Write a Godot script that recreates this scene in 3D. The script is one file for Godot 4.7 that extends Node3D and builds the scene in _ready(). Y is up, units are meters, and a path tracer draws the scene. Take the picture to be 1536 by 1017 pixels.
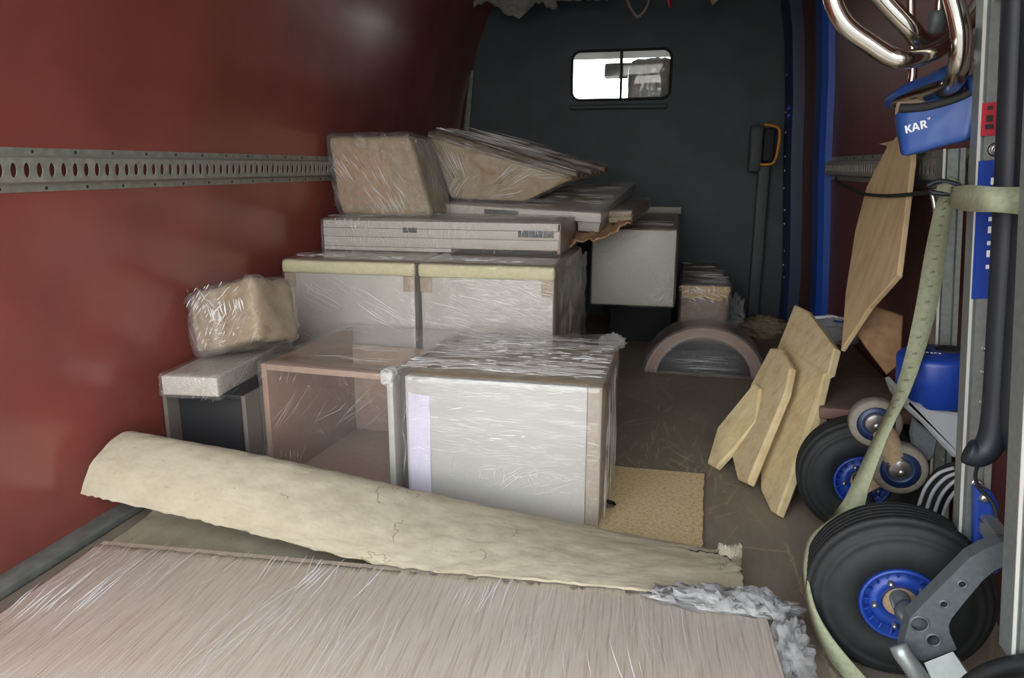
extends Node3D
# Load space of a panel van seen from its open rear doors. Units metres, floor top at y = 0, van axis along -Z.

var M := {}
var taken := {}
var nz := FastNoiseLite.new()
var rg := FastNoiseLite.new()
var rng := RandomNumberGenerator.new()

const BULK := -4.25      # rear face of the bulkhead
const WL := [[0.0, -1.045], [0.3, -1.03], [0.6, -1.01], [0.86, -0.985], [1.2, -0.94], [1.5, -0.87], [1.7, -0.79], [1.84, -0.66]]

func _ready() -> void:
	rng.seed = 7
	nz.seed = 3; nz.frequency = 1.0; nz.noise_type = FastNoiseLite.TYPE_SIMPLEX_SMOOTH; nz.fractal_octaves = 3
	rg.seed = 11; rg.frequency = 1.0; rg.noise_type = FastNoiseLite.TYPE_SIMPLEX_SMOOTH; rg.fractal_type = FastNoiseLite.FRACTAL_RIDGED; rg.fractal_octaves = 2
	# ---- camera, sky, exposure ----
	var cam := Camera3D.new()
	cam.name = "camera"
	cam.fov = rad_to_deg(2.0 * atan(508.5 / 1100.0))
	cam.near = 0.05; cam.far = 200.0
	cam.position = Vector3(0.30, 0.85, 0.0)
	cam.rotation = Vector3(deg_to_rad(-13.2246), deg_to_rad(12.8134), 0.0)
	add_child(cam); cam.current = true
	var sm := ProceduralSkyMaterial.new()
	sm.sky_top_color = Color(0.80, 0.83, 0.86); sm.sky_horizon_color = Color(0.92, 0.91, 0.88)
	sm.ground_horizon_color = Color(0.62, 0.61, 0.58); sm.ground_bottom_color = Color(0.45, 0.44, 0.42)
	sm.sky_curve = 0.2; sm.sky_energy_multiplier = 2.6; sm.ground_energy_multiplier = 1.8; sm.sun_angle_max = 0.0
	var sky := Sky.new(); sky.sky_material = sm
	var env := Environment.new()
	env.background_mode = Environment.BG_SKY; env.sky = sky
	env.tonemap_mode = Environment.TONE_MAPPER_LINEAR; env.tonemap_exposure = 1.0
	env.ambient_light_source = Environment.AMBIENT_SOURCE_SKY
	env.sdfgi_enabled = true; env.ssao_enabled = true; env.ssil_enabled = true
	var we := WorldEnvironment.new(); we.name = "world"; we.environment = env; add_child(we)
	materials()
	shell()
	cab()
	wall_fittings()
	cargo_far()
	cargo_stack()
	cargo_front()
	felt_and_panels()
	boards()
	truck()
	small_things()

# =====================================================================  materials
func grad(cols: Array) -> Gradient:
	var g := Gradient.new()
	var off := PackedFloat32Array(); var cc := PackedColorArray()
	for i in cols.size():
		off.append(float(i) / maxf(1.0, cols.size() - 1)); cc.append(cols[i])
	g.offsets = off; g.colors = cc
	return g

func ntex(sd: int, fr: float, cols: Array, oct := 4, ridged := false, size := 512) -> NoiseTexture2D:
	var n := FastNoiseLite.new()
	n.seed = sd; n.frequency = fr; n.fractal_octaves = oct; n.noise_type = FastNoiseLite.TYPE_SIMPLEX_SMOOTH
	n.fractal_type = FastNoiseLite.FRACTAL_RIDGED if ridged else FastNoiseLite.FRACTAL_FBM
	var t := NoiseTexture2D.new()
	t.width = size; t.height = size; t.seamless = true; t.noise = n
	if cols: t.color_ramp = grad(cols)
	return t

func c8(r: int, g: int, b: int) -> Color: return Color8(r, g, b)

func mat(called: String, col: Color, rough := 0.6, metal := 0.0, tex = null, uvs := Vector3.ONE, tri := true) -> StandardMaterial3D:
	var m := StandardMaterial3D.new()
	m.resource_name = called; m.albedo_color = col; m.roughness = rough; m.metallic = metal
	m.cull_mode = BaseMaterial3D.CULL_DISABLED
	if tex:
		m.albedo_texture = tex; m.uv1_scale = uvs
		if tri: m.uv1_triplanar = true; m.uv1_world_triplanar = false
	M[called] = m
	return m

func bump(m: StandardMaterial3D, tex, cm: float) -> void:
	m.heightmap_enabled = true; m.heightmap_texture = tex; m.heightmap_scale = cm

func film_mat(called: String, alpha: float, rough: float, uvs: Vector3, cm: float, tex, col := Color(1, 1, 1)) -> void:
	var m := StandardMaterial3D.new()
	m.resource_name = called; m.transparency = BaseMaterial3D.TRANSPARENCY_ALPHA
	m.albedo_color = Color(col.r, col.g, col.b, alpha); m.roughness = rough; m.metallic_specular = 0.5
	m.cull_mode = BaseMaterial3D.CULL_DISABLED; m.uv1_scale = uvs
	bump(m, tex, cm)
	M[called] = m

func materials() -> void:
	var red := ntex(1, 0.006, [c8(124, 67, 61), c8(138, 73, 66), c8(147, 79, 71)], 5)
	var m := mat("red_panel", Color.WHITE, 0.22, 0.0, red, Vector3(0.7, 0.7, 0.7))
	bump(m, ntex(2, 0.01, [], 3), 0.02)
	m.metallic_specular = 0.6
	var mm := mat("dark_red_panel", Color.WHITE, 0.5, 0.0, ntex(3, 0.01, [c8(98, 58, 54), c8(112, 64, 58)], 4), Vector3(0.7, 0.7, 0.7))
	mm = mat("black_bulkhead", Color.WHITE, 0.62, 0.0, ntex(4, 0.008, [c8(50, 57, 62), c8(62, 69, 74)], 5), Vector3(0.8, 0.8, 0.8))
	mat("ceiling", c8(196, 194, 188), 0.8)
	mat("trim_grey", Color.WHITE, 0.5, 0.2, ntex(5, 0.02, [c8(96, 100, 96), c8(128, 132, 126)], 4), Vector3(2, 2, 2))
	mat("galv", Color.WHITE, 0.45, 0.25, ntex(6, 0.02, [c8(128, 130, 120), c8(168, 168, 156)], 3), Vector3(3, 3, 3))
	mat("blue_paint", c8(30, 68, 150), 0.35)
	mat("dark_blue", c8(30, 44, 74), 0.4)
	mat("dark_metal", c8(44, 52, 60), 0.45, 0.3)
	mat("white_dot", c8(190, 192, 190), 0.5)
	floor_mat()
	var speck := ntex(8, 0.05, [c8(163, 162, 156), c8(169, 168, 162)], 3)
	mat("white_front", Color.WHITE, 0.42, 0.0, speck, Vector3(3, 3, 3))
	mat("cream_front", Color.WHITE, 0.45, 0.0, ntex(9, 0.05, [c8(168, 162, 154), c8(175, 169, 161)], 3), Vector3(3, 3, 3))
	mat("pale_board", Color.WHITE, 0.5, 0.0, ntex(10, 0.05, [c8(172, 165, 154), c8(182, 175, 164)], 3), Vector3(4, 4, 4))
	mat("grey_front", Color.WHITE, 0.45, 0.0, ntex(12, 0.05, [c8(140, 137, 125), c8(148, 145, 133)], 3), Vector3(4, 4, 4))
	mat("carcass_inner", Color.WHITE, 0.55, 0.0, ntex(13, 0.03, [c8(146, 122, 106), c8(158, 133, 116)], 4), Vector3(2, 2, 2))
	mat("brown_board", Color.WHITE, 0.55, 0.0, ntex(14, 0.03, [c8(138, 110, 92), c8(152, 122, 102)], 4), Vector3(2, 2, 2))
	mat("dark_inner", c8(36, 36, 38), 0.6)
	mat("cardboard", Color.WHITE, 0.8, 0.0, ntex(15, 0.02, [c8(130, 110, 82), c8(148, 128, 98), c8(162, 142, 112)], 5), Vector3(2, 2, 2))
	mat("golden_card", Color.WHITE, 0.5, 0.0, ntex(44, 0.03, [c8(146, 116, 66), c8(190, 160, 104)], 4), Vector3(4, 4, 4))
	mat("carcass_edge", c8(98, 92, 86), 0.6)
	mat("brown_paper", Color.WHITE, 0.75, 0.0, ntex(16, 0.02, [c8(140, 108, 78), c8(172, 138, 104)], 5), Vector3(3, 3, 3))
	mat("foam_tape", Color.WHITE, 0.6, 0.0, ntex(17, 0.03, [c8(186, 178, 142), c8(204, 197, 162)], 4), Vector3(3, 3, 3))
	mat("card_corner", Color.WHITE, 0.7, 0.0, ntex(18, 0.03, [c8(146, 128, 108), c8(160, 142, 122)], 4), Vector3(4, 4, 4))
	var wood := ntex(19, 0.03, [c8(166, 147, 127), c8(198, 183, 166), c8(212, 200, 185), c8(180, 164, 147)], 4)
	mat("wood_decor", Color.WHITE, 0.45, 0.0, wood, Vector3(11, 0.35, 1.0), false)
	mat("strip_wood", Color.WHITE, 0.4, 0.0, ntex(20, 0.03, [c8(74, 56, 42), c8(122, 98, 74), c8(156, 130, 100)], 4), Vector3(2, 10, 10))
	felt_mat()
	var pm := mat("pad", Color.WHITE, 0.95, 0.0, ntex(22, 0.03, [c8(176, 152, 106), c8(204, 184, 138), c8(212, 196, 152)], 5), Vector3(5, 5, 5))
	bump(pm, ntex(23, 0.06, [], 4), 0.12)
	var bm := mat("soft_board", Color.WHITE, 0.9, 0.0, ntex(24, 0.012, [c8(176, 152, 108), c8(206, 186, 144), c8(212, 194, 156)], 5), Vector3(3, 3, 3))
	bump(bm, ntex(25, 0.03, [], 4), 0.15)
	mat("ply_board", Color.WHITE, 0.8, 0.0, ntex(26, 0.01, [c8(178, 150, 112), c8(200, 174, 134), c8(208, 184, 146)], 5), Vector3(3, 1.2, 3))
	mat("brown_offcut", Color.WHITE, 0.8, 0.0, ntex(27, 0.02, [c8(126, 96, 70), c8(158, 124, 92)], 4), Vector3(3, 3, 3))
	mat("arch_ply", Color.WHITE, 0.6, 0.0, ntex(28, 0.02, [c8(80, 67, 58), c8(102, 87, 76)], 5), Vector3(2, 2, 2))
	mat("arch_edge", c8(112, 84, 76), 0.6)
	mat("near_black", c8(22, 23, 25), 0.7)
	mat("paper", c8(190, 186, 203), 0.7)
	mat("label_black", Color.WHITE, 0.5, 0.0, ntex(29, 0.09, [c8(20, 24, 28), c8(30, 36, 40), c8(52, 62, 64), c8(190, 196, 192)], 2), Vector3(14, 14, 14))
	# truck
	var rub := mat("rubber", Color.WHITE, 0.62, 0.0, ntex(30, 0.02, [c8(24, 27, 29), c8(37, 38, 38)], 4), Vector3(4, 4, 4))
	rub.metallic_specular = 0.4
	mat("castor_rubber", Color.WHITE, 0.7, 0.0, ntex(31, 0.02, [c8(100, 96, 86), c8(122, 116, 104)], 4), Vector3(8, 8, 8))
	mat("hub_blue", c8(20, 54, 134), 0.42)
	mat("motor_blue", c8(22, 56, 140), 0.38)
	mat("bag_blue", c8(38, 74, 142), 0.42)
	mat("alu", Color.WHITE, 0.4, 0.6, ntex(32, 0.02, [c8(132, 138, 136), c8(150, 156, 153)], 3), Vector3(6, 6, 6))
	mat("alu_edge", c8(214, 214, 206), 0.35, 0.4)
	mat("chrome", c8(186, 180, 170), 0.16, 1.0)
	mat("steel", c8(170, 172, 170), 0.3, 0.9)
	mat("cast_grey", Color.WHITE, 0.5, 0.35, ntex(33, 0.03, [c8(84, 91, 94), c8(100, 107, 108)], 4), Vector3(5, 5, 5))
	mat("plastic_grey", c8(146, 150, 152), 0.5)
	mat("dusty_tan", Color.WHITE, 0.75, 0.0, ntex(34, 0.03, [c8(144, 124, 96), c8(176, 154, 122)], 4), Vector3(6, 6, 6))
	mat("foam_black", c8(27, 32, 39), 0.5)
	mat("red_label", c8(166, 36, 50), 0.5)
	mat("strap", Color.WHITE, 0.85, 0.0, ntex(35, 0.03, [c8(112, 117, 94), c8(136, 140, 114), c8(148, 150, 124)], 5), Vector3(6, 6, 6))
	mat("strap_mark", c8(112, 118, 96), 0.85)
	mat("cord_black", c8(30, 30, 32), 0.7)
	mat("yellow_handle", c8(206, 142, 30), 0.5)
	mat("bar_dark", c8(66, 72, 74), 0.6)
	mat("dark_carton", Color.WHITE, 0.7, 0.0, ntex(42, 0.03, [c8(98, 76, 60), c8(116, 92, 72)], 4), Vector3(3, 3, 3))
	mat("pale_brown", Color.WHITE, 0.7, 0.0, ntex(43, 0.03, [c8(140, 128, 115), c8(156, 143, 129)], 4), Vector3(4, 4, 4))
	mat("grey_cloth", Color.WHITE, 0.9, 0.0, ntex(36, 0.02, [c8(112, 110, 104), c8(150, 148, 142)], 4), Vector3(5, 5, 5))
	mat("rag", Color.WHITE, 0.9, 0.0, ntex(37, 0.02, [c8(120, 104, 84), c8(158, 140, 116)], 4), Vector3(6, 6, 6))
	mat("white_text", c8(224, 226, 228), 0.5)
	mat("headliner", c8(196, 200, 200), 0.8)
	mat("dash", c8(60, 60, 62), 0.7)
	mat("asphalt", Color.WHITE, 0.9, 0.0, ntex(38, 0.05, [c8(120, 118, 114), c8(142, 140, 136)], 4), Vector3(1, 1, 1))
	var hr := mat("seat_cover", Color.WHITE, 0.3, 0.0, ntex(39, 0.008, [c8(62, 56, 46), c8(120, 112, 96), c8(140, 132, 116), c8(70, 64, 54)], 2), Vector3(4, 2, 4))
	hr.clearcoat_enabled = true; hr.clearcoat = 0.8; hr.clearcoat_roughness = 0.1
	# stretch film
	var st := ntex(40, 0.02, [], 3, true)
	var st2 := ntex(41, 0.018, [], 4, true)
	film_mat("film", 0.04, 0.11, Vector3(1.6, 7.0, 1), 0.075, st)
	film_mat("film_wrinkled", 0.06, 0.12, Vector3(4.0, 6.0, 1), 0.34, st2)
	film_mat("film_panel", 0.05, 0.11, Vector3(1.0, 1.0, 1), 0.13, st)
	M["film_panel"].uv1_scale = Vector3(16.0, 0.4, 1)
	var pl := StandardMaterial3D.new(); pl.resource_name = "film_pleat"; pl.transparency = BaseMaterial3D.TRANSPARENCY_ALPHA; pl.albedo_color = Color(1, 1, 1, 0.2); pl.roughness = 0.10; pl.cull_mode = BaseMaterial3D.CULL_DISABLED
	M["pleat"] = pl
	var pb := pl.duplicate(); pb.resource_name = "film_glint"; pb.albedo_color = Color(1, 1, 1, 0.62); M["pleat_bright"] = pb
	film_mat("film_clump", 0.26, 0.2, Vector3(9.0, 9.0, 1), 0.5, st2)
	M["film_clump"].albedo_color.a = 0.46; M["film_clump"].heightmap_scale = 0.3
	var gl := StandardMaterial3D.new()
	gl.resource_name = "glass"; gl.transparency = BaseMaterial3D.TRANSPARENCY_ALPHA; gl.albedo_color = Color(0.85, 0.9, 0.9, 0.03); gl.roughness = 0.02; gl.cull_mode = BaseMaterial3D.CULL_DISABLED
	M["glass"] = gl

func floor_mat() -> void:
	var w := 512; var h := 1024     # 2.1 m across, 4.4 m long
	var n := FastNoiseLite.new(); n.seed = 5; n.frequency = 0.012; n.fractal_octaves = 5
	var n2 := FastNoiseLite.new(); n2.seed = 6; n2.frequency = 0.15; n2.fractal_octaves = 2
	var im := Image.create(w, h, false, Image.FORMAT_RGB8)
	for y in h:
		for x in w:
			var k: float = 0.5 + 0.5 * n.get_noise_2d(x, y * 0.7) + 0.16 * n2.get_noise_2d(x * 1.6, y * 0.35)
			im.set_pixel(x, y, c8(112, 102, 90).lerp(c8(150, 138, 122), clampf(k, 0, 1)))
	var r := RandomNumberGenerator.new(); r.seed = 21
	for i in 420:
		var px := r.randf() * w; var py := r.randf() * h
		if i < 230:
			px = r.randfn(0.66, 0.07) * w; py = r.randfn(0.49, 0.07) * h
		var a := r.randfn(PI / 2, 0.55); var l := int(r.randf_range(4, 34)); var cc := c8(186, 168, 138).lerp(c8(134, 120, 104), r.randf())
		for k in l:
			var xx := int(px + cos(a) * k); var yy := int(py + sin(a) * k)
			if xx >= 0 and yy >= 0 and xx < w and yy < h: im.set_pixel(xx, yy, im.get_pixel(xx, yy).lerp(cc, 0.85))
	var lx := 0.80 * w                                   # one long worn line
	for k in 420:
		var yy := int(0.60 * h + k); lx += r.randfn(0.08, 0.25)
		if yy < h: im.set_pixel(clampi(int(lx), 0, w - 1), yy, c8(176, 158, 130))
	var m := mat("floor_ply", Color.WHITE, 0.5, 0.0, ImageTexture.create_from_image(im), Vector3.ONE, false)
	bump(m, ntex(7, 0.03, [], 4), 0.05)

func felt_mat() -> void:
	var w := 1024; var h := 512     # u along the fold, v across the sheet (0 free edge)
	var n := FastNoiseLite.new(); n.seed = 15; n.frequency = 0.012; n.fractal_octaves = 5
	var n2 := FastNoiseLite.new(); n2.seed = 16; n2.frequency = 0.09; n2.fractal_octaves = 3
	var im := Image.create(w, h, false, Image.FORMAT_RGB8)
	for y in h:
		for x in w:
			var k: float = 0.55 + 0.5 * n.get_noise_2d(x, y) + 0.2 * n2.get_noise_2d(x, y)
			var c: Color = c8(162, 152, 130).lerp(c8(186, 177, 155), clampf(k, 0, 1))
			if n2.get_noise_2d(x * 0.55 + 300, y * 0.8) > 0.62: c = c.lerp(c8(128, 112, 80), 0.3)
			im.set_pixel(x, y, c)
	var r := RandomNumberGenerator.new(); r.seed = 4
	for s in [[0.505, 0.03, 0.10, 120], [0.52, 0.30, 0.06, 120], [0.51, 0.2, 0.02, 60], [0.47, 0.24, 0.03, 50], [0.955, 0.23, 0.05, 90], [0.97, 0.2, 0.03, 50], [0.63, 0.12, 0.01, 30], [0.67, 0.2, 0.01, 25], [0.33, 0.17, 0.015, 20]]:
		var a := r.randf() * TAU; var px: float = s[0] * w; var py: float = s[1] * h
		for k in int(s[3]):
			a += r.randfn(0, 0.55); px += cos(a) * 1.1; py += sin(a) * 1.1
			for dx in 2: im.set_pixel(clampi(int(px) + dx, 0, w - 1), clampi(int(py), 0, h - 1), im.get_pixel(clampi(int(px) + dx, 0, w - 1), clampi(int(py), 0, h - 1)).lerp(c8(104, 90, 64), 0.55 if dx else 0.35))
	var cx := 0.905 * w; var cy := 0.285 * h              # torn crack near the right end
	for k in 76:
		cx += 0.95; cy += r.randfn(-0.35, 1.5) + (2.0 if k % 17 > 11 else -0.6)
		for dx in 4:
			for dy in 3: im.set_pixel(clampi(int(cx) + dx, 0, w - 1), clampi(int(cy) + dy, 0, h - 1), c8(52, 43, 30))
	var m := mat("felt", Color.WHITE, 0.95, 0.0, ImageTexture.create_from_image(im), Vector3.ONE, false)
	bump(m, ntex(37, 0.04, [], 4), 0.12)

# =====================================================================  scene helpers
func numbered(called: String) -> String:
	if not taken.has(called):
		taken[called] = 0
		return called
	taken[called] += 1
	return "%s_%03d" % [called, taken[called]]

func thing(called: String, at: Vector3, label: String, category: String, group := "") -> Node3D:
	var o := Node3D.new(); o.name = numbered(called); o.position = at; add_child(o)
	o.set_meta("label", label); o.set_meta("category", category)
	if group: o.set_meta("group", group)
	return o

# a mesh in world coordinates becomes a child of a thing (or part), placed so that it stays where it was drawn
func part(called: String, mesh: Mesh, m: String, parent: Node3D, kind := "") -> MeshInstance3D:
	var o := MeshInstance3D.new(); o.name = called; o.mesh = mesh; o.material_override = M[m]
	var at := Vector3.ZERO
	var p: Node = parent
	while p != self:
		at += p.position; p = p.get_parent()
	o.position = -at
	parent.add_child(o, true)
	if kind: o.set_meta("kind", kind)
	return o

func single(called: String, mesh: Mesh, m: String, label: String, category: String, group := "") -> MeshInstance3D:
	var o := MeshInstance3D.new(); o.name = numbered(called); o.mesh = mesh; o.material_override = M[m]
	add_child(o)
	o.set_meta("label", label); o.set_meta("category", category)
	if group: o.set_meta("group", group)
	return o

func struct(called: String, mesh: Mesh, m: String, label: String, category: String) -> MeshInstance3D:
	var o := single(called, mesh, m, label, category)
	o.set_meta("kind", "structure")
	return o

# =====================================================================  mesh helpers
func q4(st: SurfaceTool, a: Vector3, b: Vector3, c: Vector3, d: Vector3, hint: Vector3, ua := Vector2.ZERO, ub := Vector2.ZERO, uc := Vector2.ZERO, ud := Vector2.ZERO) -> void:
	var flip := (b - a).cross(c - a).dot(hint) + (c - a).cross(d - a).dot(hint) > 0.0
	var p := [a, b, c, d]; var u := [ua, ub, uc, ud]
	for i in ([0, 2, 1, 0, 3, 2] if flip else [0, 1, 2, 0, 2, 3]):
		st.set_uv(u[i]); st.add_vertex(p[i])

func begin(flat := false) -> SurfaceTool:
	var st := SurfaceTool.new(); st.begin(Mesh.PRIMITIVE_TRIANGLES)
	st.set_smooth_group(-1 if flat else 0)
	return st

func done(st: SurfaceTool) -> ArrayMesh:
	st.generate_normals()
	return st.commit()

func cb(x0: float, x1: float, y0: float, y1: float, z0: float, z1: float) -> Array:
	var r := []
	for i in 8: r.append(Vector3(x1 if i & 1 else x0, y1 if i & 2 else y0, z1 if i & 4 else z0))
	return r

func turned(c: Array, about: Vector3, yaw: float, roll := 0.0, pitch := 0.0) -> Array:
	var b := Basis(Vector3.UP, deg_to_rad(yaw)) * Basis(Vector3(0, 0, 1), deg_to_rad(roll)) * Basis(Vector3(1, 0, 0), deg_to_rad(pitch))
	return c.map(func(p): return about + b * (p - about))

func grown(c: Array, d: float) -> Array:
	var mid := Vector3.ZERO
	for p in c: mid += p / 8.0
	var ax: Vector3 = (c[1] - c[0] + c[7] - c[6]).normalized(); var ay: Vector3 = (c[2] - c[0] + c[7] - c[5]).normalized(); var az: Vector3 = (c[4] - c[0] + c[7] - c[3]).normalized()
	var r := []
	for i in 8: r.append(c[i] + (ax * (1 if i & 1 else -1) + ay * (1 if i & 2 else -1) + az * (1 if i & 4 else -1)) * d)
	return r

func tri_map(c: Array, t: Vector3) -> Vector3:
	var a: Vector3 = c[0].lerp(c[1], t.x); var b: Vector3 = c[2].lerp(c[3], t.x)
	var d: Vector3 = c[4].lerp(c[5], t.x); var e: Vector3 = c[6].lerp(c[7], t.x)
	return a.lerp(b, t.y).lerp(d.lerp(e, t.y), t.z)

# rounded box bent onto eight corners; n cells a side; amp / fr: wrinkles along the normal; turn: texture direction
func wbox(c: Array, r := 0.003, n := 1, amp := 0.0, fr := Vector3.ONE * 10.0, uvturn := 0.0) -> ArrayMesh:
	var e := Vector3((c[1] - c[0]).length() + (c[7] - c[6]).length(), (c[2] - c[0]).length() + (c[7] - c[5]).length(), (c[4] - c[0]).length() + (c[7] - c[3]).length()) / 4.0
	r = minf(r, minf(e.x, minf(e.y, e.z)) * 0.95)
	var s := []
	for a in 3:
		var l := [-e[a], -e[a] + r * 0.3, -e[a] + r]
		var k := clampi(int(n * e[a] / maxf(e.x, maxf(e.y, e.z))), 1, n) if n > 1 else 1
		for i in range(1, k): l.append(lerpf(-e[a] + r, e[a] - r, float(i) / k))
		l.append_array([e[a] - r, e[a] - r * 0.3, e[a]])
		s.append(l)
	var st := begin()
	var ct := cos(uvturn); var sn := sin(uvturn)
	for a in 3:
		var b: int = [2, 0, 0][a]; var d: int = [1, 2, 1][a]
		for side in [-1.0, 1.0]:
			var g := []; var gn := []; var gu := []
			for u in s[b]:
				var row := []; var rn := []; var ru := []
				for v in s[d]:
					var p := Vector3.ZERO
					p[a] = side * e[a]; p[b] = u; p[d] = v
					var inner := p.clamp(-(e - Vector3.ONE * r), e - Vector3.ONE * r)
					var nn := (p - inner).normalized()
					var q := inner + nn * r
					if amp > 0.0:
						var f := q * fr
						q += nn * amp * (rg.get_noise_3d(f.x, f.y, f.z) * 0.6 + nz.get_noise_3d(q.x * 9.0, q.y * 9.0, q.z * 9.0) * 0.4)
					row.append(tri_map(c, (q / e + Vector3.ONE) * 0.5)); rn.append(nn); ru.append(Vector2(u * ct - v * sn, u * sn + v * ct))
				g.append(row); gn.append(rn); gu.append(ru)
			var hint := Vector3.ZERO
			hint = tri_map(c, Vector3(0.5, 0.5, 0.5)); var hv := Vector3(0.5, 0.5, 0.5); hv[a] += 0.5 * side
			hint = tri_map(c, hv) - hint
			for i in g.size() - 1:
				for j in g[0].size() - 1:
					q4(st, g[i][j], g[i + 1][j], g[i + 1][j + 1], g[i][j + 1], hint, gu[i][j], gu[i + 1][j], gu[i + 1][j + 1], gu[i][j + 1])
	return done(st)

func box(x0: float, x1: float, y0: float, y1: float, z0: float, z1: float, r := 0.002) -> ArrayMesh:
	return wbox(cb(x0, x1, y0, y1, z0, z1), r)

# planar outline swept by t; edges chamfered by b
func slab(poly: Array, t: Vector3, b := 0.002, rough := 0.0) -> ArrayMesh:
	var n := poly.size()
	var nrm := t.normalized()
	var mid := Vector3.ZERO
	for p in poly: mid += p / n
	var ux: Vector3 = (poly[1] - poly[0]); ux = (ux - nrm * ux.dot(nrm)).normalized()
	var uy := nrm.cross(ux)
	var p2 := PackedVector2Array()
	for p in poly: p2.append(Vector2((p - mid).dot(ux), (p - mid).dot(uy)))
	var area := 0.0
	for i in n: area += p2[i].cross(p2[(i + 1) % n])
	var sg := 1.0 if area > 0 else -1.0
	var ins := []
	for i in n:
		var e0 := (p2[i] - p2[i - 1]).normalized(); var e1 := (p2[(i + 1) % n] - p2[i]).normalized()
		var n0 := Vector2(-e0.y, e0.x) * sg; var n1 := Vector2(-e1.y, e1.x) * sg
		var h := (n0 + n1); h = h / maxf(0.35, h.length_squared() * 0.5)
		ins.append(h * b)
	var rings := []
	for k in 4:
		var row := []
		for i in n:
			var o: Vector2 = ins[i] if k == 0 or k == 3 else Vector2.ZERO
			var d: float = [0.0, b, t.length() - b, t.length()][k]
			var q: Vector3 = poly[i] + ux * o.x + uy * o.y + nrm * d
			if rough > 0.0: q += Vector3(nz.get_noise_3dv(q * 40.0), nz.get_noise_3dv(q * 40.0 + Vector3(9, 0, 0)), nz.get_noise_3dv(q * 40.0 + Vector3(0, 9, 0))) * rough
			row.append(q)
		rings.append(row)
	var st := begin(true)
	for k in 3:
		for i in n:
			var j := (i + 1) % n
			var e := p2[j] - p2[i]
			var out := (ux * e.y - uy * e.x) * sg + nrm * 0.0001
			q4(st, rings[k][i], rings[k][j], rings[k + 1][j], rings[k + 1][i], out)
	var tr := Geometry2D.triangulate_polygon(p2)
	for k in [0, 3]:
		var hint := -nrm if k == 0 else nrm
		for i in range(0, tr.size(), 3):
			var a: Vector3 = rings[k][tr[i]]; var bb: Vector3 = rings[k][tr[i + 1]]; var c: Vector3 = rings[k][tr[i + 2]]
			var ord := [a, c, bb] if (bb - a).cross(c - a).dot(hint) > 0 else [a, bb, c]
			for v in ord: st.set_uv(Vector2.ZERO); st.add_vertex(v)
	return done(st)

func smoothed(pts: Array, per := 6, closed := false) -> Array:
	var r := []
	var n := pts.size()
	for i in (n if closed else n - 1):
		var p0: Vector3 = pts[(i - 1 + n) % n] if closed or i > 0 else pts[0]
		var p3: Vector3 = pts[(i + 2) % n] if closed or i + 2 < n else pts[n - 1]
		for k in per: r.append(pts[i].cubic_interpolate(pts[(i + 1) % n], p0, p3, float(k) / per))
	if not closed: r.append(pts[n - 1])
	return r

func tube(path: Array, r, seg := 12, into: SurfaceTool = null) -> ArrayMesh:
	var st := into if into else begin()
	var t0: Vector3 = (path[1] - path[0]).normalized()
	var up := Vector3.UP if absf(t0.y) < 0.9 else Vector3.RIGHT
	var nx := up.cross(t0).normalized()
	var rows := []
	for i in path.size():
		var t: Vector3 = (path[mini(i + 1, path.size() - 1)] - path[maxi(i - 1, 0)]).normalized()
		nx = (nx - t * nx.dot(t)).normalized()
		var ny := t.cross(nx)
		var rr: float = r[i] if r is Array else r
		var row := []
		for k in seg: row.append(path[i] + (nx * cos(TAU * k / seg) + ny * sin(TAU * k / seg)) * rr)
		rows.append(row)
	for i in rows.size() - 1:
		for k in seg:
			var k2 := (k + 1) % seg
			q4(st, rows[i][k], rows[i][k2], rows[i + 1][k2], rows[i + 1][k], rows[i][k] - path[i] + rows[i][k2] - path[i])
	for e in [0, rows.size() - 1]:
		for k in range(1, seg - 1):
			var h: Vector3 = (path[0] - path[1]) if e == 0 else (path[e] - path[e - 1])
			q4(st, rows[e][0], rows[e][k], rows[e][k + 1], rows[e][k + 1], h)
	return null if into else done(st)

# profile: [[radius, along]], turned about an axis
func lathe(prof: Array, o: Vector3, axis: Vector3, seg := 32, flat := false, into: SurfaceTool = null) -> ArrayMesh:
	var st := into if into else begin(flat)
	axis = axis.normalized()
	var ux := axis.cross(Vector3.UP if absf(axis.y) < 0.9 else Vector3.RIGHT).normalized(); var uy := axis.cross(ux)
	for i in prof.size() - 1:
		var r0: float = prof[i][0]; var r1: float = prof[i + 1][0]; var h0: float = prof[i][1]; var h1: float = prof[i + 1][1]
		for k in seg:
			var a := TAU * k / seg; var b := TAU * (k + 1) / seg
			var da := ux * cos(a) + uy * sin(a); var db := ux * cos(b) + uy * sin(b)
			var hint := (da + db) * (h1 - h0) - axis * (r1 - r0) * 2.0
			q4(st, o + da * r0 + axis * h0, o + db * r0 + axis * h0, o + db * r1 + axis * h1, o + da * r1 + axis * h1, hint)
	return null if into else done(st)

# flat band along a path; wv: half width vector at each point
func ribbon(path: Array, wv: Array, th := 0.0015) -> ArrayMesh:
	var st := begin()
	var rows := []
	for i in path.size():
		var t: Vector3 = (path[mini(i + 1, path.size() - 1)] - path[maxi(i - 1, 0)]).normalized()
		var n: Vector3 = t.cross(wv[i]).normalized() * th
		rows.append([path[i] - wv[i] - n, path[i] + wv[i] - n, path[i] + wv[i] + n, path[i] - wv[i] + n])
	for i in rows.size() - 1:
		for k in 4:
			var k2 := (k + 1) % 4
			q4(st, rows[i][k], rows[i][k2], rows[i + 1][k2], rows[i + 1][k], rows[i][k] + rows[i][k2] - 2 * path[i])
	for e in [0, rows.size() - 1]:
		q4(st, rows[e][0], rows[e][1], rows[e][2], rows[e][3], (path[0] - path[1]) if e == 0 else (path[e] - path[e - 1]))
	return done(st)

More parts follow.
